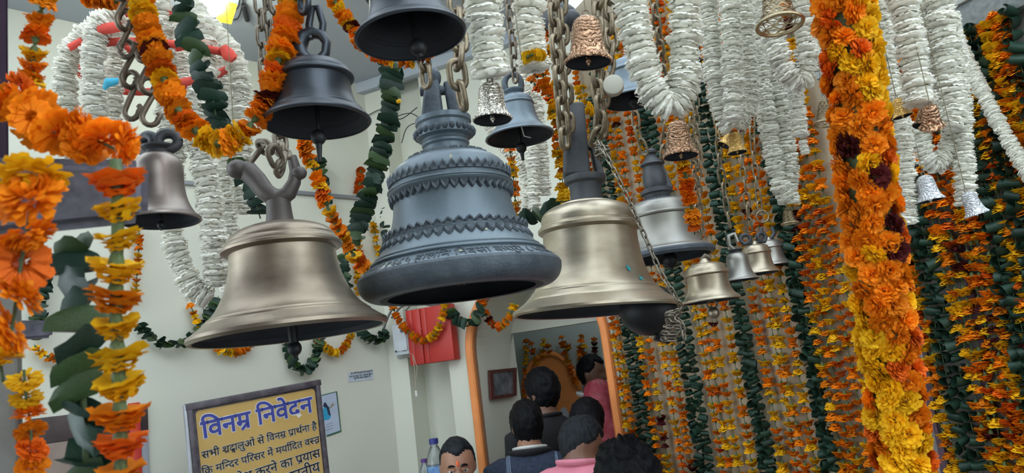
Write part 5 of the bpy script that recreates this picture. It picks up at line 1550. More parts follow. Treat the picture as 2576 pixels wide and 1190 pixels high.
nt_, q = wall_thing('paper_notice', 'small pale paper strip with three lines of tiny print on the cream wall', 'notice', 908, 948, wl_pt, nL, 0.003)
poly_part(nt_, 'paper_strip', [q(875, 938), q(938, 930), q(940, 954), q(877, 962)], 0.0, mat('pale_blue_paper', (0.52, 0.57, 0.64), 0.8))
M_GREYINK = mat('grey_ink', (0.06, 0.08, 0.13), 0.7)
for toks, A, B in ((['हर', ' ', 'दानी', ' ', 'का', ' ', 'इस', ' ', 'दान', ' ', 'पात्र', ' ', 'में'], (882, 942), (936, 935)), (['दान', ' ', 'का', ' ', 'एक', ' ', 'भाग', ' ', '।', ' ', 'सब', ' ', 'के', ' ', 'काम', ' ', '।'], (879, 950), (938, 942)), (['श्री', ' ', 'िवशाल', ' ', 'दरबार', ' ', 'में'], (889, 955), (931, 949))):
    line_on(nt_, 'tiny_print', toks, q(*A), q(*B), M_GREYINK, None, bold=0.02, z=0.0015)

# meter box and red cabinet beside the arch
M_METER = mat('meter_grey', (0.50, 0.53, 0.57), 0.45)
mb, q = wall_thing('meter_box', 'light grey electric meter box with a latch, left of the red cabinet', 'meter box', 1000, 855, wa_pt, -vA, 0.10)
a, c = q(984, 818), q(1027, 890)
w_, h_ = abs(c.x - a.x), abs(a.y - c.y)
mesh_obj('back_plate', box_me('back_plate', (w_ * 1.45, h_ * 1.15, 0.02), ((a.x + c.x) / 2 - w_ * 0.12, (a.y + c.y) / 2 - 0.004, -0.09), mat('plate_grey', (0.36, 0.37, 0.35), 0.6), 0.002), mb)
mesh_obj('box_case', box_me('box_case', (w_, h_, 0.075), ((a.x + c.x) / 2, (a.y + c.y) / 2, -0.045), M_METER, 0.004), mb)
cv = mesh_obj('box_cover', box_me('box_cover', (w_ * 0.92, h_ * 0.86, 0.01), ((a.x + c.x) / 2, (a.y + c.y) / 2 + h_ * 0.05, -0.005), M_METER, 0.003), mb)
mesh_obj('latch', box_me('latch', (w_ * 0.22, h_ * 0.12, 0.006), ((a.x + c.x) / 2 + w_ * 0.22, (a.y + c.y) / 2 + h_ * 0.27, 0.002), mat('latch_grey', (0.14, 0.15, 0.18), 0.4), 0.001), cv)
line_on(mb, 'maker_name', ['Havells'], Vector(((a.x + c.x) / 2 + w_ * 0.12, c.y + h_ * 0.10, 0.0)), Vector(((a.x + c.x) / 2 + w_ * 0.42, c.y + h_ * 0.10, 0.0)), M_INK, None, bold=0.02, z=0.0015)
mesh_obj('maker_mark', box_me('maker_mark', (w_ * 0.09, h_ * 0.06, 0.002), (a.x + w_ * 0.16, c.y + h_ * 0.13, 0.001), M_INK, 0.0), mb)

rc, q = wall_thing('red_cabinet', 'red painted metal cabinet hanging beside the arch under a marigold swag', 'cabinet', 1085, 840, wa_pt, -vA, 0.075)
a, c = q(1021, 782), q(1146, 905)
w_, h_ = abs(c.x - a.x), abs(a.y - c.y)
cx, cy = (a.x + c.x) / 2, (a.y + c.y) / 2
mesh_obj('cabinet_body', box_me('cabinet_body', (w_, h_, 0.06), (cx, cy, -0.03), M_RED, 0.004), rc)
for k_, (x0, x1) in enumerate(((0.0, 0.14), (0.15, 0.33), (0.34, 0.455), (0.465, 1.0))):
    d_o = mesh_obj('cabinet_door', box_me('cabinet_door', (w_ * (x1 - x0), h_ * 0.985, 0.012), (a.x + w_ * (x0 + x1) / 2, cy, 0.002 + 0.004 * (k_ % 2)), M_RED, 0.003), rc)
clasp = mesh_obj('door_clasp', box_me('door_clasp', (0.012, 0.012, 0.008), (a.x + w_ * 0.335, cy + h_ * 0.12, 0.012), M_RED, 0.002), rc)
under(clasp, d_o)

sw = empty('pull_switch', wa_pt(1047, 990, 0.16), 'white pull switch dangling on a loop of cord below the red cabinet', 'switch')
mesh_obj('switch_body', box_me('switch_body', (0.014, 0.010, 0.034), (0, 0, 0), mat('switch_white', (0.66, 0.66, 0.64), 0.4), 0.003), sw)
tube_part(sw, 'cord', [wa_pt(1028, 888, 0.15) - sw.location, wa_pt(1038, 892, 0.16) - sw.location, wa_pt(1043, 930, 0.16) - sw.location, wa_pt(1046, 985, 0.16) - sw.location], 0.0022, mat('cord_beige', (0.42, 0.36, 0.28), 0.8), 6)
tube_part(sw, 'cord', [wa_pt(1038, 892, 0.16) - sw.location, wa_pt(1050, 925, 0.16) - sw.location, wa_pt(1046, 960, 0.16) - sw.location, wa_pt(1048, 985, 0.16) - sw.location], 0.0022, MATS['cord_beige'], 6)
for i, P in enumerate((((985, 800), (1010, 772), (1045, 762), (1090, 768), (1130, 758)), ((1020, 782), (1050, 752), (1085, 758), (1120, 765), (1160, 752)), ((960, 842), (975, 800), (990, 770), (1000, 745)))):
    o = empty('cable', wa_pt(*P[0], 0.05), ('grey cable looping over the top of the red cabinet', 'thinner grey cable above the red cabinet', 'grey cable rising from the meter box')[i], 'cable')
    tube_part(o, 'cable_run', [p - o.location for p in catmull([wa_pt(x, y, 0.05) for x, y in P], 6)], 0.0075 if i != 1 else 0.005, mat('cable_grey', (0.16, 0.17, 0.18), 0.6), 6)
cl_pt = lambda x, y: on_plane(x, y, Vector((0, 0, CEIL_Z - 0.012)), UP)
o = empty('cable', cl_pt(612, 0), 'thin black wire loop with a switch near the ceiling', 'cable')
tube_part(o, 'wire', [p - o.location for p in catmull([cl_pt(x, y) for x, y in ((606, -30), (600, 15), (585, 30), (582, 48), (598, 46), (608, 20), (614, -20))], 6)], 0.004, M_BLACK, 6)
tube_part(o, 'inline_switch', [cl_pt(612, 12) - o.location, cl_pt(622, 50) - o.location], [0.012, 0.014], M_BLACK, 8)
o = empty('cable', wl_pt(940, 300, 0.03), 'tangled thin dark wires high on the wall left of the grey bell', 'cable')
for P in (((905, 290), (945, 275), (985, 300), (1030, 270)), ((930, 330), (965, 300), (1010, 285), (1040, 300)), ((990, 360), (1005, 320), (1040, 305))):
    tube_part(o, 'wire', [p - o.location for p in catmull([wa_pt(x + 20, y, 0.02) for x, y in P], 6)], 0.003, M_BLACK, 6)
pt = empty('fallen_petals', W(1003, 255, 1.78), 'tiny yellow flower caught on a thread beside the leaf garland', 'flower')
mesh_obj('flower_head', PIECE['mg', 'ye'][0], pt, Matrix.Rotation(R(70), 4, 'X') @ Matrix.Scale(0.006, 4))
tube_part(pt, 'thread', [Vector((0, 0, 0)), W(988, 250, 1.8) - pt.location], 0.0006, M_THREAD, 5)

# framed picture on the reveal of the arch
P0 = AP(JL, 0, TH / 2); nJ = uA.copy()
def wj_pt(px, py, off=0.0):
    return on_plane(px, py, AP(JL, 0) + uA * off, uA)
fp, q = wall_thing('framed_picture', 'small dark picture in a maroon frame hung inside the arch', 'picture', 1262, 965, wj_pt, uA, 0.012)
c4 = [q(1228, 932), q(1296, 925), q(1296, 996), q(1232, 1006)]
cc = (c4[0] + c4[1] + c4[2] + c4[3]) / 4
M_MAR = mat('maroon_frame', (0.10, 0.022, 0.016), 0.5, var=0.3, scale=40)
poly_part(fp, 'picture_sheet', [cc + (p - cc) * 0.8 for p in c4], 0.004, mat('faded_print', (0.045, 0.045, 0.055), 0.25, col2=(0.22, 0.22, 0.25), scale=14, detail=6), 0.003)
for i in range(4):
    p, r_ = c4[i], c4[(i + 1) % 4]
    poly_part(fp, 'frame_bar', [p, r_, cc + (r_ - cc) * 0.78, cc + (p - cc) * 0.78], 0.012, M_MAR, 0.014)

# bottles on the ledge in the niche
def bottle(label, px, py_top, py_base, d, capm, labm, liq):
    top, base = W(px, py_top, d), W(px, py_base, d)
    h = (top.z - base.z)
    r = h * 0.145
    o = empty('plastic_bottle', (top.x, top.y, base.z), label, 'bottle')
    body = [(0, 0), (r * .8, 0), (r, h * .03), (r, h * .30), (r * .93, h * .33), (r, h * .36), (r, h * .62), (r * .86, h * .74), (r * .5, h * .87), (r * .36, h * .90), (r * .36, h * .95), (0, h * .95)]
    mesh_obj('bottle_body', lathe_me('bottle_body', body, liq, 24, 40), o)
    mesh_obj('cap', lathe_me('cap', [(0, h * .92), (r * .48, h * .92), (r * .48, h * .995), (r * .42, h), (0, h)], capm, 20, 40), o)
    mesh_obj('label', lathe_me('label', [(r * 1.01, h * .36), (r * 1.02, h * .37), (r * 1.02, h * .60), (r * 1.01, h * .61)], labm, 24, 40), o)
    return o, (top.x, top.y, base.z)
M_PET = mat('clear_plastic', (0.62, 0.66, 0.66), 0.12, trans=0.85, var=0.02)
_, b1 = bottle('clear water bottle with blue cap and blue label beside the seated man', 1090, 1103, 1275, 4.02, mat('cap_blue', (0.03, 0.04, 0.22), 0.4), mat('label_blue', (0.03, 0.14, 0.42), 0.4, col2=(0.25, 0.40, 0.62), scale=25), M_PET)
_, b2 = bottle('small bottle with purple cap and pink label beside the water bottle', 1066, 1154, 1275, 4.0, mat('cap_purple', (0.10, 0.04, 0.20), 0.4), mat('label_pink', (0.34, 0.04, 0.18), 0.4, col2=(0.55, 0.45, 0.55), scale=30), M_PET)
lz = min(b1[2], b2[2])
pl = empty('stone_plinth', ((b1[0] + b2[0]) / 2, (b1[1] + b2[1]) / 2, 0), 'cream ledge in the niche under the two bottles', 'plinth')
bmz = bmesh.new()
box_bm(bmz, (0.20, 0.16, lz), (0, 0, lz / 2), 0.01)
mesh_obj('plinth_block', bm_to('plinth_block', bmz, M_CREAM, True, 40), pl, Matrix((uA, vA, UP)).transposed().to_4x4())

# ------------------------------------------------------------------ lamp at the ceiling, left
lp = empty('wall_lamp', on_plane(538, 4, Vector((0, 0, CEIL_Z - 0.11)), UP), 'bright white lamp with yellow shade at the top edge above the white garlands', 'lamp')
lm_pos = lp.location.copy()
Vs, Fs = sphere_data((0, 0, 0), 0.065, (1, 1, 1.1), 18, 12)
mesh_obj('bulb', me_from('bulb', Vs, Fs, mat('lamp_glow', (1, 1, 1), 0.5, emit=(0.92, 1.0, 0.86), estr=14.0)), lp)
bmz = bmesh.new()
box_bm(bmz, (0.07, 0.02, 0.10), (0.075, 0, -0.04), 0.003, mtx=Matrix.Rotation(R(20), 4, 'Y'))
mesh_obj('shade', bm_to('shade', bmz, mat('yellow_shade', (0.75, 0.55, 0.05), 0.4, sub=0.5), True, 40), lp)
tube_part(lp, 'holder', [Vector((0, 0, 0.05)), Vector((0, 0, 0.11))], 0.018, M_STEEL, 8)

# ------------------------------------------------------------------ inside the shrine room
VP = VB - 0.06
def ws_pt(px, py, off=0.0):
    return on_plane(px, py, C0 + vA * (VP - off), -vA)
sh, q = wall_thing('shrine_arch', 'saffron shrine niche with scalloped flowers on the back wall of the room', 'shrine', 1400, 980, ws_pt, -vA, 0.0)
l_, r2, tp, bt = q(1322, 1000), q(1462, 985), q(1392, 888), q(1392, 1130)
cxx = (l_.x + r2.x) / 2; rad_ = (r2.x - l_.x) / 2
arcp = [Vector((cxx + rad_ * math.cos(R(t)), (l_.y + r2.y) / 2 + (tp.y - (l_.y + r2.y) / 2) * math.sin(R(t)), 0)) for t in range(0, 181, 12)]
poly_part(sh, 'niche_panel', [Vector((cxx + rad_, bt.y, 0))] + arcp + [Vector((cxx - rad_, bt.y, 0))], 0.02, M_SAFFRON, 0.02)
V, F = tube_data([p + Vector((0, 0, 0.02)) for p in arcp], 0.022, 8)
mesh_obj('niche_rim', me_from('niche_rim', V, F, M_SAFFRON), sh)
c1 = Vector((cxx + rad_ * 0.35, l_.y * 0.6 + bt.y * 0.4 - 0.02, 0.028))
poly_part(sh, 'white_emblem', [c1 + Vector((0.055 * math.cos(R(t)) * (1 - 0.3 * (math.sin(R(t)) > 0)), 0.085 * math.sin(R(t)), 0)) for t in range(0, 360, 24)], 0.028, mat('emblem_white', (0.50, 0.53, 0.58), 0.5), 0.006)
for i, P in enumerate((((1324, 855), (1322, 930), (1318, 1060)), ((1335, 862), (1345, 900), (1352, 918)), ((1368, 852), (1366, 880), (1366, 900)), ((1376, 868), (1384, 890)), ((1412, 845), (1418, 880), (1428, 905), (1440, 940), (1450, 965)), ((1426, 862), (1430, 885)), ((1462, 842), (1460, 880), (1456, 940), (1450, 970)), ((1470, 868), (1468, 892)), ((1494, 845), (1496, 880), (1497, 930)))):
    garland('marigold_strand', ORD[i] + ' marigold strand from the left inside the shrine room', 'flower strand', [ws_pt(x, y, 0.03) for x, y in P], 'mg', 0.030, 0.036, [('or', .45), ('ye', .35), ('do', .1), ('ma', .1)], 'marigold strands in the shrine room', seed=200 + i, tilt=20)
rl_ = empty('shrine_fill_light', AP(UC + 0.15, 2.55, 1.0), 'unseen tube light added high inside to brighten the shrine room', 'lamp')  # unseen light, added to brighten the room behind the arch
mesh_obj('fill_tube', tube_me('fill_tube', [-uA * 0.25, uA * 0.25], 0.016, mat('fill_glow', (1, 1, 1), 0.5, emit=(0.85, 0.95, 1.0), estr=7.0), 10), rl_)

# ------------------------------------------------------------------ people
M_SKIN = mat('skin_brown', (0.33, 0.165, 0.105), 0.5, var=0.08, scale=14)
M_SKIN2 = mat('skin_brown_deep', (0.16, 0.075, 0.048), 0.5, var=0.08, scale=14)
M_HAIR = mat('hair_black', (0.004, 0.004, 0.0055), 0.5, var=0.5, scale=90, bump=0.5, bscale=120, stretch=(1, 1, 0.25), spec=0.12)
M_HAIRG = mat('hair_greying', (0.013, 0.015, 0.019), 0.42, var=0.6, scale=90, bump=0.5, bscale=160, stretch=(1, 1, 0.3), spec=0.15)
M_DARKCL = mat('cloth_charcoal', (0.007, 0.007, 0.009), 0.85)
M_PINK = mat('cloth_pink', (0.62, 0.20, 0.27), 0.8, var=0.08, scale=20)
M_PINKD = mat('cloth_rose', (0.52, 0.13, 0.22), 0.8, var=0.1, scale=20)
M_TROUS = mat('cloth_trouser_grey', (0.06, 0.06, 0.07), 0.85)
M_VEIL = mat('veil_red', (0.30, 0.012, 0.030), 0.55, col2=(0.42, 0.07, 0.10), scale=26, detail=6)
M_REDROBE = mat('robe_red', (0.42, 0.035, 0.03), 0.75)
M_WHITECL = mat('cloth_white', (0.62, 0.62, 0.60), 0.8)
M_DENIM = mat('denim_navy', (0.020, 0.030, 0.058), 0.85, var=0.35, scale=60, bump=0.2, bscale=220)
def plaid(m, xs, zs):
    nt = m.node_tree
    b = nt.nodes['Principled BSDF']
    old = b.inputs['Base Color'].links[0].from_socket
    tc = nt.nodes.new('ShaderNodeTexCoord')
    sp = nt.nodes.new('ShaderNodeSeparateXYZ')
    nt.links.new(tc.outputs['Object'], sp.inputs[0])
    last = None
    for axis, vals in (('X', xs), ('Z', zs)):
        for v in vals:
            c = nt.nodes.new('ShaderNodeMath'); c.operation = 'COMPARE'
            c.inputs[1].default_value = v; c.inputs[2].default_value = 0.0016
            nt.links.new(sp.outputs[axis], c.inputs[0])
            if last is None: last = c.outputs[0]
            else:
                a = nt.nodes.new('ShaderNodeMath'); a.operation = 'MAXIMUM'
                nt.links.new(last, a.inputs[0]); nt.links.new(c.outputs[0], a.inputs[1]); last = a.outputs[0]
    mx = nt.nodes.new('ShaderNodeMix'); mx.data_type = 'RGBA'
    nt.links.new(last, mx.inputs['Factor'])
    nt.links.new(old, mx.inputs['A'])
    mx.inputs['B'].default_value = (0.22, 0.28, 0.40, 1)
    nt.links.new(mx.outputs['Result'], b.inputs['Base Color'])
plaid(M_DENIM, (-0.135, -0.128, 0.105, 0.113, 0.121), (1.275,))

def g2(dx, dz, s):
    return math.exp(-(dx * dx + dz * dz) / (2 * s * s))
def head_point(n, face=True):
    """surface of a head around its centre; n a unit direction, face towards -Y"""
    x, y, z = n.x * 0.076, n.y * 0.097, n.z * 0.118
    if n.z > 0:
        k = 1 + 0.42 * n.z * n.z * (1 - n.z)
        x *= k * (1 + 0.04 * n.z); y *= k
    if n.z < 0:
        k = (-n.z) ** 1.4
        x *= 1 - 0.26 * k
        if n.y > 0: y *= 1 - 0.45 * k
        else: y *= 1 - 0.06 * k
    if n.y < 0:
        y *= 0.95
        x *= 1.0 + 0.03 * (1 - abs(n.z))
    if n.y > 0 and n.z > 0: y *= 1.03
    if face and n.y < 0.1:
        f = 0.0
        f += 0.007 * math.exp(-((z - 0.020) / 0.010) ** 2) * math.exp(-(x / 0.055) ** 2)            # brow
        f -= 0.013 * (g2(abs(x) - 0.032, z - 0.000, 0.013))                                        # eye sockets
        t = min(1, max(0, (0.012 - z) / 0.052))
        if z > -0.055: f += (0.004 + 0.022 * t) * math.exp(-(x / (0.009 + 0.008 * t)) ** 2) * (1 if z < 0.02 else 0.0) * (1 if z > -0.045 else max(0, 1 - (-0.045 - z) / 0.01))
        f += 0.006 * math.exp(-((z + 0.068) / 0.011) ** 2) * math.exp(-(x / 0.024) ** 2)             # lips
        f -= 0.003 * math.exp(-((z + 0.069) / 0.0025) ** 2) * math.exp(-(x / 0.022) ** 2)
        f += 0.008 * math.exp(-((z + 0.104) / 0.014) ** 2) * math.exp(-(x / 0.025) ** 2)             # chin
        f += 0.004 * g2(abs(x) - 0.045, z + 0.03, 0.016)                                           # cheeks
        y -= f
    return Vector((x, y, z))
def dir_grid(u, v):
    for j in range(v + 1):
        ph = math.pi * j / v
        for i in range(u):
            w = 2 * math.pi * i / u
            yield i, j, Vector((math.sin(ph) * math.sin(w), -math.sin(ph) * math.cos(w), math.cos(ph)))
def head_data(u=56, v=48):
    V = [head_point(n) for i, j, n in dir_grid(u, v)]
    F = [(j * u + i, (j + 1) * u + i, (j + 1) * u + (i + 1) % u, j * u + (i + 1) % u) for j in range(v) for i in range(u)]
    return V, F
def hair_data(style, u=64, v=48, thick=0.012, seed=0, rough=0.004):
    """cap of hair over the skull, cut along the hairline of the style"""
    keep, V = [], []
    G_ = list(dir_grid(u, v))
    def inside(n):
        p = head_point(n, False)
        front = max(0.0, -n.y)
        az = abs(math.atan2(n.x, -n.y))               # 0 front, pi back
        if style == 'short': line = 0.070 - 0.012 * math.cos(az * 3) if az < 0.9 else 0.060 - (az - 0.9) * 0.09 if az < 1.7 else -0.030 - 0.05 * min(1, (az - 1.7) / 0.7)
        elif style == 'receding': line = (0.068 + 0.016 * math.sin(az / 1.42 * math.pi)) if az < 1.42 else (0.068 - (az - 1.42) * 0.5) if az < 1.6 else -0.02 - 0.06 * min(1, (az - 1.6) / 0.6)
        elif style == 'full': line = 0.055 if az < 0.8 else 0.055 - (az - 0.8) * 0.12 if az < 1.5 else -0.045 - 0.05 * min(1, (az - 1.5) / 0.6)
        else: line = 0.060 if az < 0.7 else 0.06 - (az - 0.7) * 0.25
        return p.z > line
    for i, j, n in G_:
        p = head_point(n, False)
        k = thick * (0.65 + 0.55 * max(0, n.z)) * (1.0 if inside(n) else 0.25)
        r = rough * (noise.noise(n * 5 + Vector((seed, 0, 0))) + 0.7 * noise.noise(n * 14 + Vector((seed, 3, 0))))
        V.append(p * (1 + (k + r) / 0.1) if inside(n) else p * 0.99)
        keep.append(inside(n))
    F = []
    for j in range(v):
        for i in range(u):
            q = (j * u + i, (j + 1) * u + i, (j + 1) * u + (i + 1) % u, j * u + (i + 1) % u)
            if sum(keep[x] for x in q) >= 1:
                F.append(q)
    return V, F
def loft_data(rings, seg=24):
    """rings: (centre, rx, ry) stacked, ellipses flat in XY unless tilted by the centre line"""
    V, F = [], []
    for c, rx, ry in rings:
        for k in range(seg):
            w = 2 * math.pi * k / seg
            cw, sw_ = math.cos(w), math.sin(w)
            V.append(Vector(c) + Vector((math.copysign(abs(cw) ** 0.85, cw) * rx, math.copysign(abs(sw_) ** 0.9, sw_) * ry, 0)))
    for i in range(len(rings) - 1):
        for k in range(seg):
            k2 = (k + 1) % seg
            F.append((i * seg + k, i * seg + k2, (i + 1) * seg + k2, (i + 1) * seg + k))
    F.append(tuple(range(seg - 1, -1, -1)))
    F.append(tuple((len(rings) - 1) * seg + k for k in range(seg)))
    return V, F
def hand_data(wr, dirv, side):
    """palm and five curled fingers from the wrist"""
    d = dirv.normalized()
    sx = Vector((side, 0, 0)); sx = (sx - d * sx.dot(d)).normalized()
    pal = d.cross(sx)
    if pal.y > 0: pal = -pal
    parts = [loft_data([(wr, .026, .02), (wr + d * .04, .036, .018), (wr + d * .085, .04, .016)], 12)] if False else [tube_data([wr, wr + d * .045, wr + d * .09], [.026, .036, .036], 12, True, 0.55)]
    for k, L in enumerate((.062, .072, .068, .052)):
        b = wr + d * .085 + sx * (0.027 - 0.018 * k)
        parts.append(tube_data([b, b + d * L * .45, b + d * L * .8 + Vector((0, -.012, 0)), b + d * L + Vector((0, -.028, 0))], [.0095, .009, .008, .0065], 8))
    b = wr + d * .03 + sx * .030
    parts.append(tube_data([b, b + d * .03 + sx * .022, b + d * .062 + sx * .026 + Vector((0, -.012, 0))], [.012, .0105, .008], 8))
    return join_data(parts)

def person(label, px, py, d, yaw, head_pitch=0, head_roll=0, head_yaw=0, hair='short', mh=M_HAIR, skin=M_SKIN, top=M_DARKCL, leg=M_TROUS, sit=None, lean=0.0, drop=0.0, voxel=0.012, broad=1.0, fat=1.0, hair_rough=0.0):
    """a person whose head centre is seen at (px,py), d metres along the view axis, facing yaw (0 = camera, 180 = away)"""
    hc_ = W(px, py, d)
    s = 1.0
    if sit is None:
        s = hc_.z / (1.575 - drop)
        base_z = 0.0
        off = 0.0
    else:
        base_z = sit
        off = 0.92 - 0.10
        s = (hc_.z - sit) / (1.575 - off)
    rot = Matrix.Rotation(R(yaw), 4, 'Z')
    lean_v = Vector((0, -lean, 0))
    foot = hc_ - (rot @ (Vector((0, -lean * 1.0, 0)) * s))
    root = empty('person', (foot.x, foot.y, base_z - off * s), label, 'person')
    root.rotation_euler = (0, 0, R(yaw)); root.scale = (s, s, s)
    def ln(z):
        t = max(0.0, (z - 0.95) / 0.62)
        return Vector((0, -lean * t ** 1.3, 0))
    src = []
    tor = [(.84, .155, .11), (.95, .17, .12), (1.07, .152, .108), (1.20, .17, .115), (1.31, .195, .118), (1.375, .200, .108), (1.415, .165, .092), (1.445, .098, .076), (1.475, .060, .062), (1.53, .054, .058)]
    rings = [(Vector((0, 0.012, z)) + ln(z), rx * (broad if z > 1.1 else 1) * (fat if z < 1.45 else 1), ry * fat) for z, rx, ry in tor]
    V, F = loft_data(rings)
    src.append((V, F, 'top'))
    HM = Matrix.Translation(Vector((0, 0, 1.575 - drop)) + ln(1.575)) @ Matrix.Rotation(R(head_yaw), 4, 'Z') @ Matrix.Rotation(R(head_pitch), 4, 'X') @ Matrix.Rotation(R(head_roll), 4, 'Y')
    V, F = head_data()
    src.append(([HM @ v for v in V], F, 'skin'))
    for sx in (-1, 1):
        V, F = sphere_data((sx * .077, .008, -.006), .022, (.42, .75, 1.35), 12, 8)
        src.append(([HM @ v for v in V], F, 'skin'))
        sh_ = Vector((sx * .185 * broad, 0.012, 1.365)) + ln(1.36)
        if sit is None:
            el = sh_ + Vector((sx * .055, .02, -.29)); wr = el + Vector((-sx * .03, -.09, -.22))
        else:
            el = sh_ + Vector((sx * .06, -.03, -.27)); wr = el + Vector((-sx * .04, -.20, -.12))
        src.append((*tube_data([sh_ + Vector((-sx * .05, 0, .01)), sh_, sh_.lerp(el, .5), el, el.lerp(wr, .3)], [.062, .066, .054, .046, .045], 12), 'top'))
        src.append((*tube_data([el.lerp(wr, .2), el.lerp(wr, .6), wr], [.043, .036, .027], 10), 'top'))
        src.append((*hand_data(wr, wr - el, -sx), 'skin'))
        hip = Vector((sx * .09, .01, .92))
        if sit is None:
            kn = Vector((sx * .10, -.02, .49)); an = Vector((sx * .10, .02, .09))
            src.append((*tube_data([hip, hip.lerp(kn, .5), kn, kn.lerp(an, .35), an], [.098, .082, .062, .058, .042], 12), 'leg'))
            src.append((*tube_data([an + Vector((0, .04, -.04)), an + Vector((0, -.06, -.045)), an + Vector((0, -.15, -.055))], [.042, .042, .030], 10), 'shoe'))
        else:
            kn = Vector((sx * .30, -.32, .90)); an = Vector((-sx * .08, -.34, .87))
            src.append((*tube_data([hip, hip.lerp(kn, .5), kn, kn.lerp(an, .4), an], [.10, .085, .065, .06, .045], 12), 'leg'))
            src.append((*tube_data([an, an + Vector((-sx * .12, -.02, -.01))], [.042, .03], 10), 'skin'))
    # one continuous surface out of the modelled volumes
    V, F = join_data([(v, f) for v, f, _ in src])
    tags = [t for v, f, t in src for _ in v]
    me = me_from('body_volumes', V, F, M_SKIN, False)
    tmp = bpy.data.objects.new('body_volumes', me); BENCH.collection.objects.link(tmp)
    md = tmp.modifiers.new('remesh', 'REMESH'); md.mode = 'VOXEL'; md.voxel_size = voxel; md.use_smooth_shade = True
    ms = tmp.modifiers.new('smooth', 'SMOOTH'); ms.iterations = 2; ms.factor = 0.5
    BENCH_VL.update()
    dg = BENCH_VL.depsgraph
    body = bpy.data.meshes.new_from_object(tmp.evaluated_get(dg))
    bpy.data.objects.remove(tmp)
    body.materials.clear()
    mats = {'top': top, 'skin': skin, 'leg': leg, 'shoe': M_BLACK}
    names = ['top', 'skin', 'leg', 'shoe']
    for nme in names:
        body.materials.append(mats[nme])
    kd = kdtree.KDTree(len(V))
    for i, v in enumerate(V):
        kd.insert(v, i)
    kd.balance()
    for p in body.polygons:
        co, i, _ = kd.find(p.center)
        t = tags[i]
        if t == 'top' and p.center.z > 1.455 + (0.02 if top is M_REDROBE else 0) : t = 'skin'
        p.material_index = names.index(t)
    body.shade_smooth()
    mesh_obj('body', body, root)
    if hair:
        V, F = hair_data(hair, seed=px * 0.1, thick=0.016 if hair == 'full' else 0.011, rough=hair_rough if hair_rough else (0.006 if hair == 'full' else 0.003))
        mesh_obj('hair', me_from('hair', [HM @ v for v in V], F, mh, True), root)
    return root, HM, s

def collar(root, m, z=1.452, r=0.072, w=0.018, lean_y=0.0, name='collar', tiltx=0.0):
    P = [Vector((r * math.cos(t) * 1.02, 0.012 + lean_y + r * 0.95 * math.sin(t), z + 0.012 * math.sin(t))) for t in [2 * math.pi * q / 28 for q in range(29)]]
    V, F = tube_data(P, w, 8, False, 0.55)
    return mesh_obj(name, me_from(name, V, F, m), root)

# man in the plaid jacket, back to us
p, HM, s = person('man seen from behind in navy plaid jacket with white collar, at the arch', 1326, 1072, 3.6, 178, head_yaw=14, hair='full', top=M_DENIM, fat=1.04, broad=1.04)
collar(p, M_DARKCL, 1.440, 0.092, 0.026, name='jacket_collar')
collar(p, M_WHITECL, 1.462, 0.076, 0.017, name='shirt_collar')
# tall dark figure in front of him, in the doorway
p, HM, s = person('tall person in black with thick black hair standing in the archway', 1364, 990, 4.0, 205, hair='full', skin=M_SKIN2, top=M_DARKCL, head_yaw=20)
collar(p, M_DARKCL)
# man in pink bowing his head
p, HM, s = person('man in pink shirt bowing his head, short greying hair', 1460, 1118, 3.1, 150, drop=0.055, head_pitch=24, head_yaw=-52, hair='short', mh=M_HAIRG, skin=M_SKIN2, top=M_PINK, lean=0.10)
collar(p, M_PINK, 1.445, 0.086, 0.024, lean_y=-0.075, name='shirt_collar')
# nearest head
p, HM, s = person('nearest person with tousled black hair and pink top at the bottom edge', 1586, 1244, 1.7, 178, hair='full', top=M_PINK, skin=M_SKIN2, head_pitch=12, hair_rough=0.016)
# woman with long dark hair
p, HM, s = person('woman with long loose dark hair and rose dress behind the bowing man', 1480, 1066, 3.6, 160, hair='full', top=M_PINKD, skin=M_SKIN2, head_yaw=-20, broad=0.88)
rings = [((0.0, .035, 1.64), .075, .075), ((0.01, .06, 1.56), .092, .07), ((0.02, .085, 1.46), .10, .055), ((0.03, .115, 1.34), .105, .04), ((0.03, .125, 1.20), .09, .035), ((0.03, .12, 1.08), .05, .02)]
V, F = loft_data([(Vector(c), a, b) for c, a, b in rings], 20)
V = [v + Vector((0, 0.006 * math.sin(v.x * 160), 0)) for v in V]
mesh_obj('long_hair', me_from('long_hair', V, F, M_HAIR), p)
# woman under a red veil
p, HM, s = person('woman under a red patterned veil at the right side of the arch', 1508, 1006, 4.75, 170, hair=None, top=M_VEIL, skin=M_SKIN2, broad=0.85)
V, F = [], []
vr = [((0, .0, 1.715), .012, .012), ((0, .0, 1.70), .055, .06), ((0, .0, 1.665), .087, .098), ((0, .004, 1.60), .102, .118), ((0, .012, 1.52), .105, .118), ((0, .018, 1.46), .112, .112), ((0, .02, 1.40), .165, .125), ((0, .02, 1.30), .215, .15), ((0, .02, 1.10), .23, .16), ((0, .02, .85), .22, .16)]
V, F = loft_data([(Vector(c), a, b) for c, a, b in vr], 40)
V = [v + Vector((0, 0, 0)) + Vector((v.x, v.y, 0)).normalized() * 0.005 * math.sin(math.atan2(v.y, v.x) * 9 + v.z * 14) for v in V]
V = [Vector((v.x, max(v.y, -0.06 if 1.47 < v.z < 1.68 and abs(v.x) < 0.055 else -9), v.z)) for v in V]
mesh_obj('veil', me_from('veil', V, F, M_VEIL), p)
# priest inside
p, HM, s = person('man in red and white robe inside the shrine room, turned right', 1490, 940, 5.2, 62, hair='short', top=M_REDROBE, skin=M_SKIN2, leg=M_WHITECL)
collar(p, M_WHITECL, 1.44, 0.10, 0.026, name='white_stole')
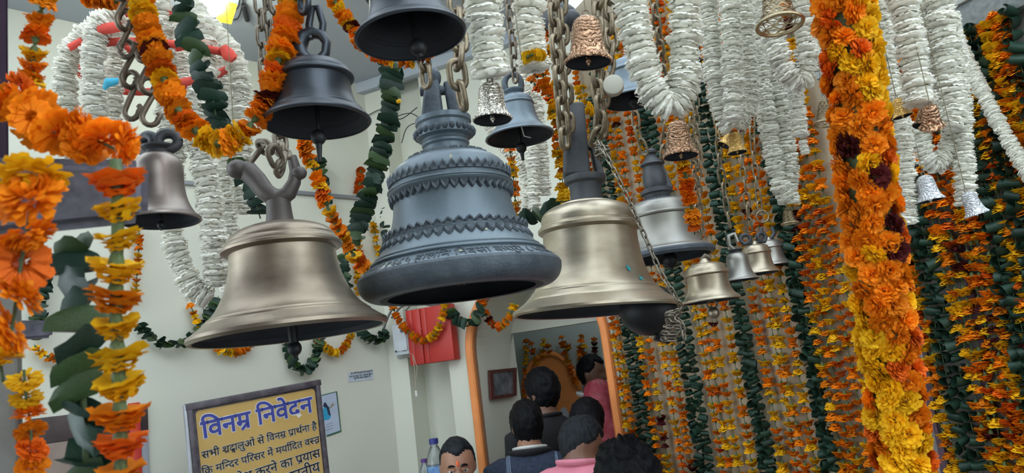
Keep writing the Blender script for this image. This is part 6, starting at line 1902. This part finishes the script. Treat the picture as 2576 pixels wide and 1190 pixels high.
# seated man
SEAT_Z = W(1152, 1172, 3.4).z - 0.755
sp_ = W(1152, 1172, 3.4)
bn = empty('bench', (sp_.x, sp_.y - 0.12, 0), 'cream bench the man with the forehead mark sits on', 'bench')
bmz = bmesh.new()
box_bm(bmz, (0.85, 0.75, SEAT_Z - 0.01), (0, 0, (SEAT_Z - 0.01) / 2), 0.01)
mesh_obj('bench_block', bm_to('bench_block', bmz, M_CREAM, True, 40), bn)
p, HM, s = person('seated man facing the camera with cropped receding hair and orange forehead mark', 1152, 1172, 3.4, 6, hair='receding', mh=M_HAIRG, top=M_WHITECL, leg=M_WHITECL, sit=SEAT_Z, voxel=0.0065, head_pitch=9)
M_EYEW = mat('eye_white', (0.62, 0.58, 0.55), 0.3)
for sx in (-1, 1):
    V, F = sphere_data((0, 0, 0), .0125, (1, 1, 1), 14, 10)
    c = Vector((sx * .032, -.0725, 0.0))
    e = mesh_obj('eye', me_from('eye', V, F, M_EYEW), p, HM @ Matrix.Translation(c))
    V, F = sphere_data((0, -.0068, -.001), .0072, (1, .9, 1), 10, 8)
    mesh_obj('iris', me_from('iris', V, F, M_BLACK), e)
    for zz, nm, rr_ in ((.0075, 'eyelid', .0062), (.0245, 'eyebrow', .0052)):
        pts = []
        for t in (-1, -.5, 0, .5, 1):
            xx_ = sx * .033 + t * .019
            n = Vector((xx_ / .078, -1, zz / .118 + (.04 if nm == 'eyebrow' else .02) * (1 - t * t))).normalized()
            pts.append(head_point(n) * (1.012 if nm == 'eyebrow' else 1.0) + (Vector((0, -.002, 0)) if nm == 'eyebrow' else Vector((0, -.006, 0))))
        mesh_obj(nm, me_from(nm, *tube_data([HM @ q_ for q_ in pts], [rr_ * .45, rr_, rr_, rr_ * .9, rr_ * .4], 8), M_HAIR if nm == 'eyebrow' else M_SKIN), p)
pts = [head_point(Vector((0, -1, z_)).normalized()) + Vector((0, -.001, 0)) for z_ in (.20, .28, .36, .44)]
mesh_obj('forehead_mark', me_from('forehead_mark', *tube_data([HM @ q_ for q_ in pts], [.004, .0065, .006, .003], 8), mat('tilak_orange', (0.75, 0.12, 0.03), 0.6)), p)
collar(p, M_WHITECL, 1.447, 0.085, 0.02)

bpy.data.scenes.remove(BENCH)
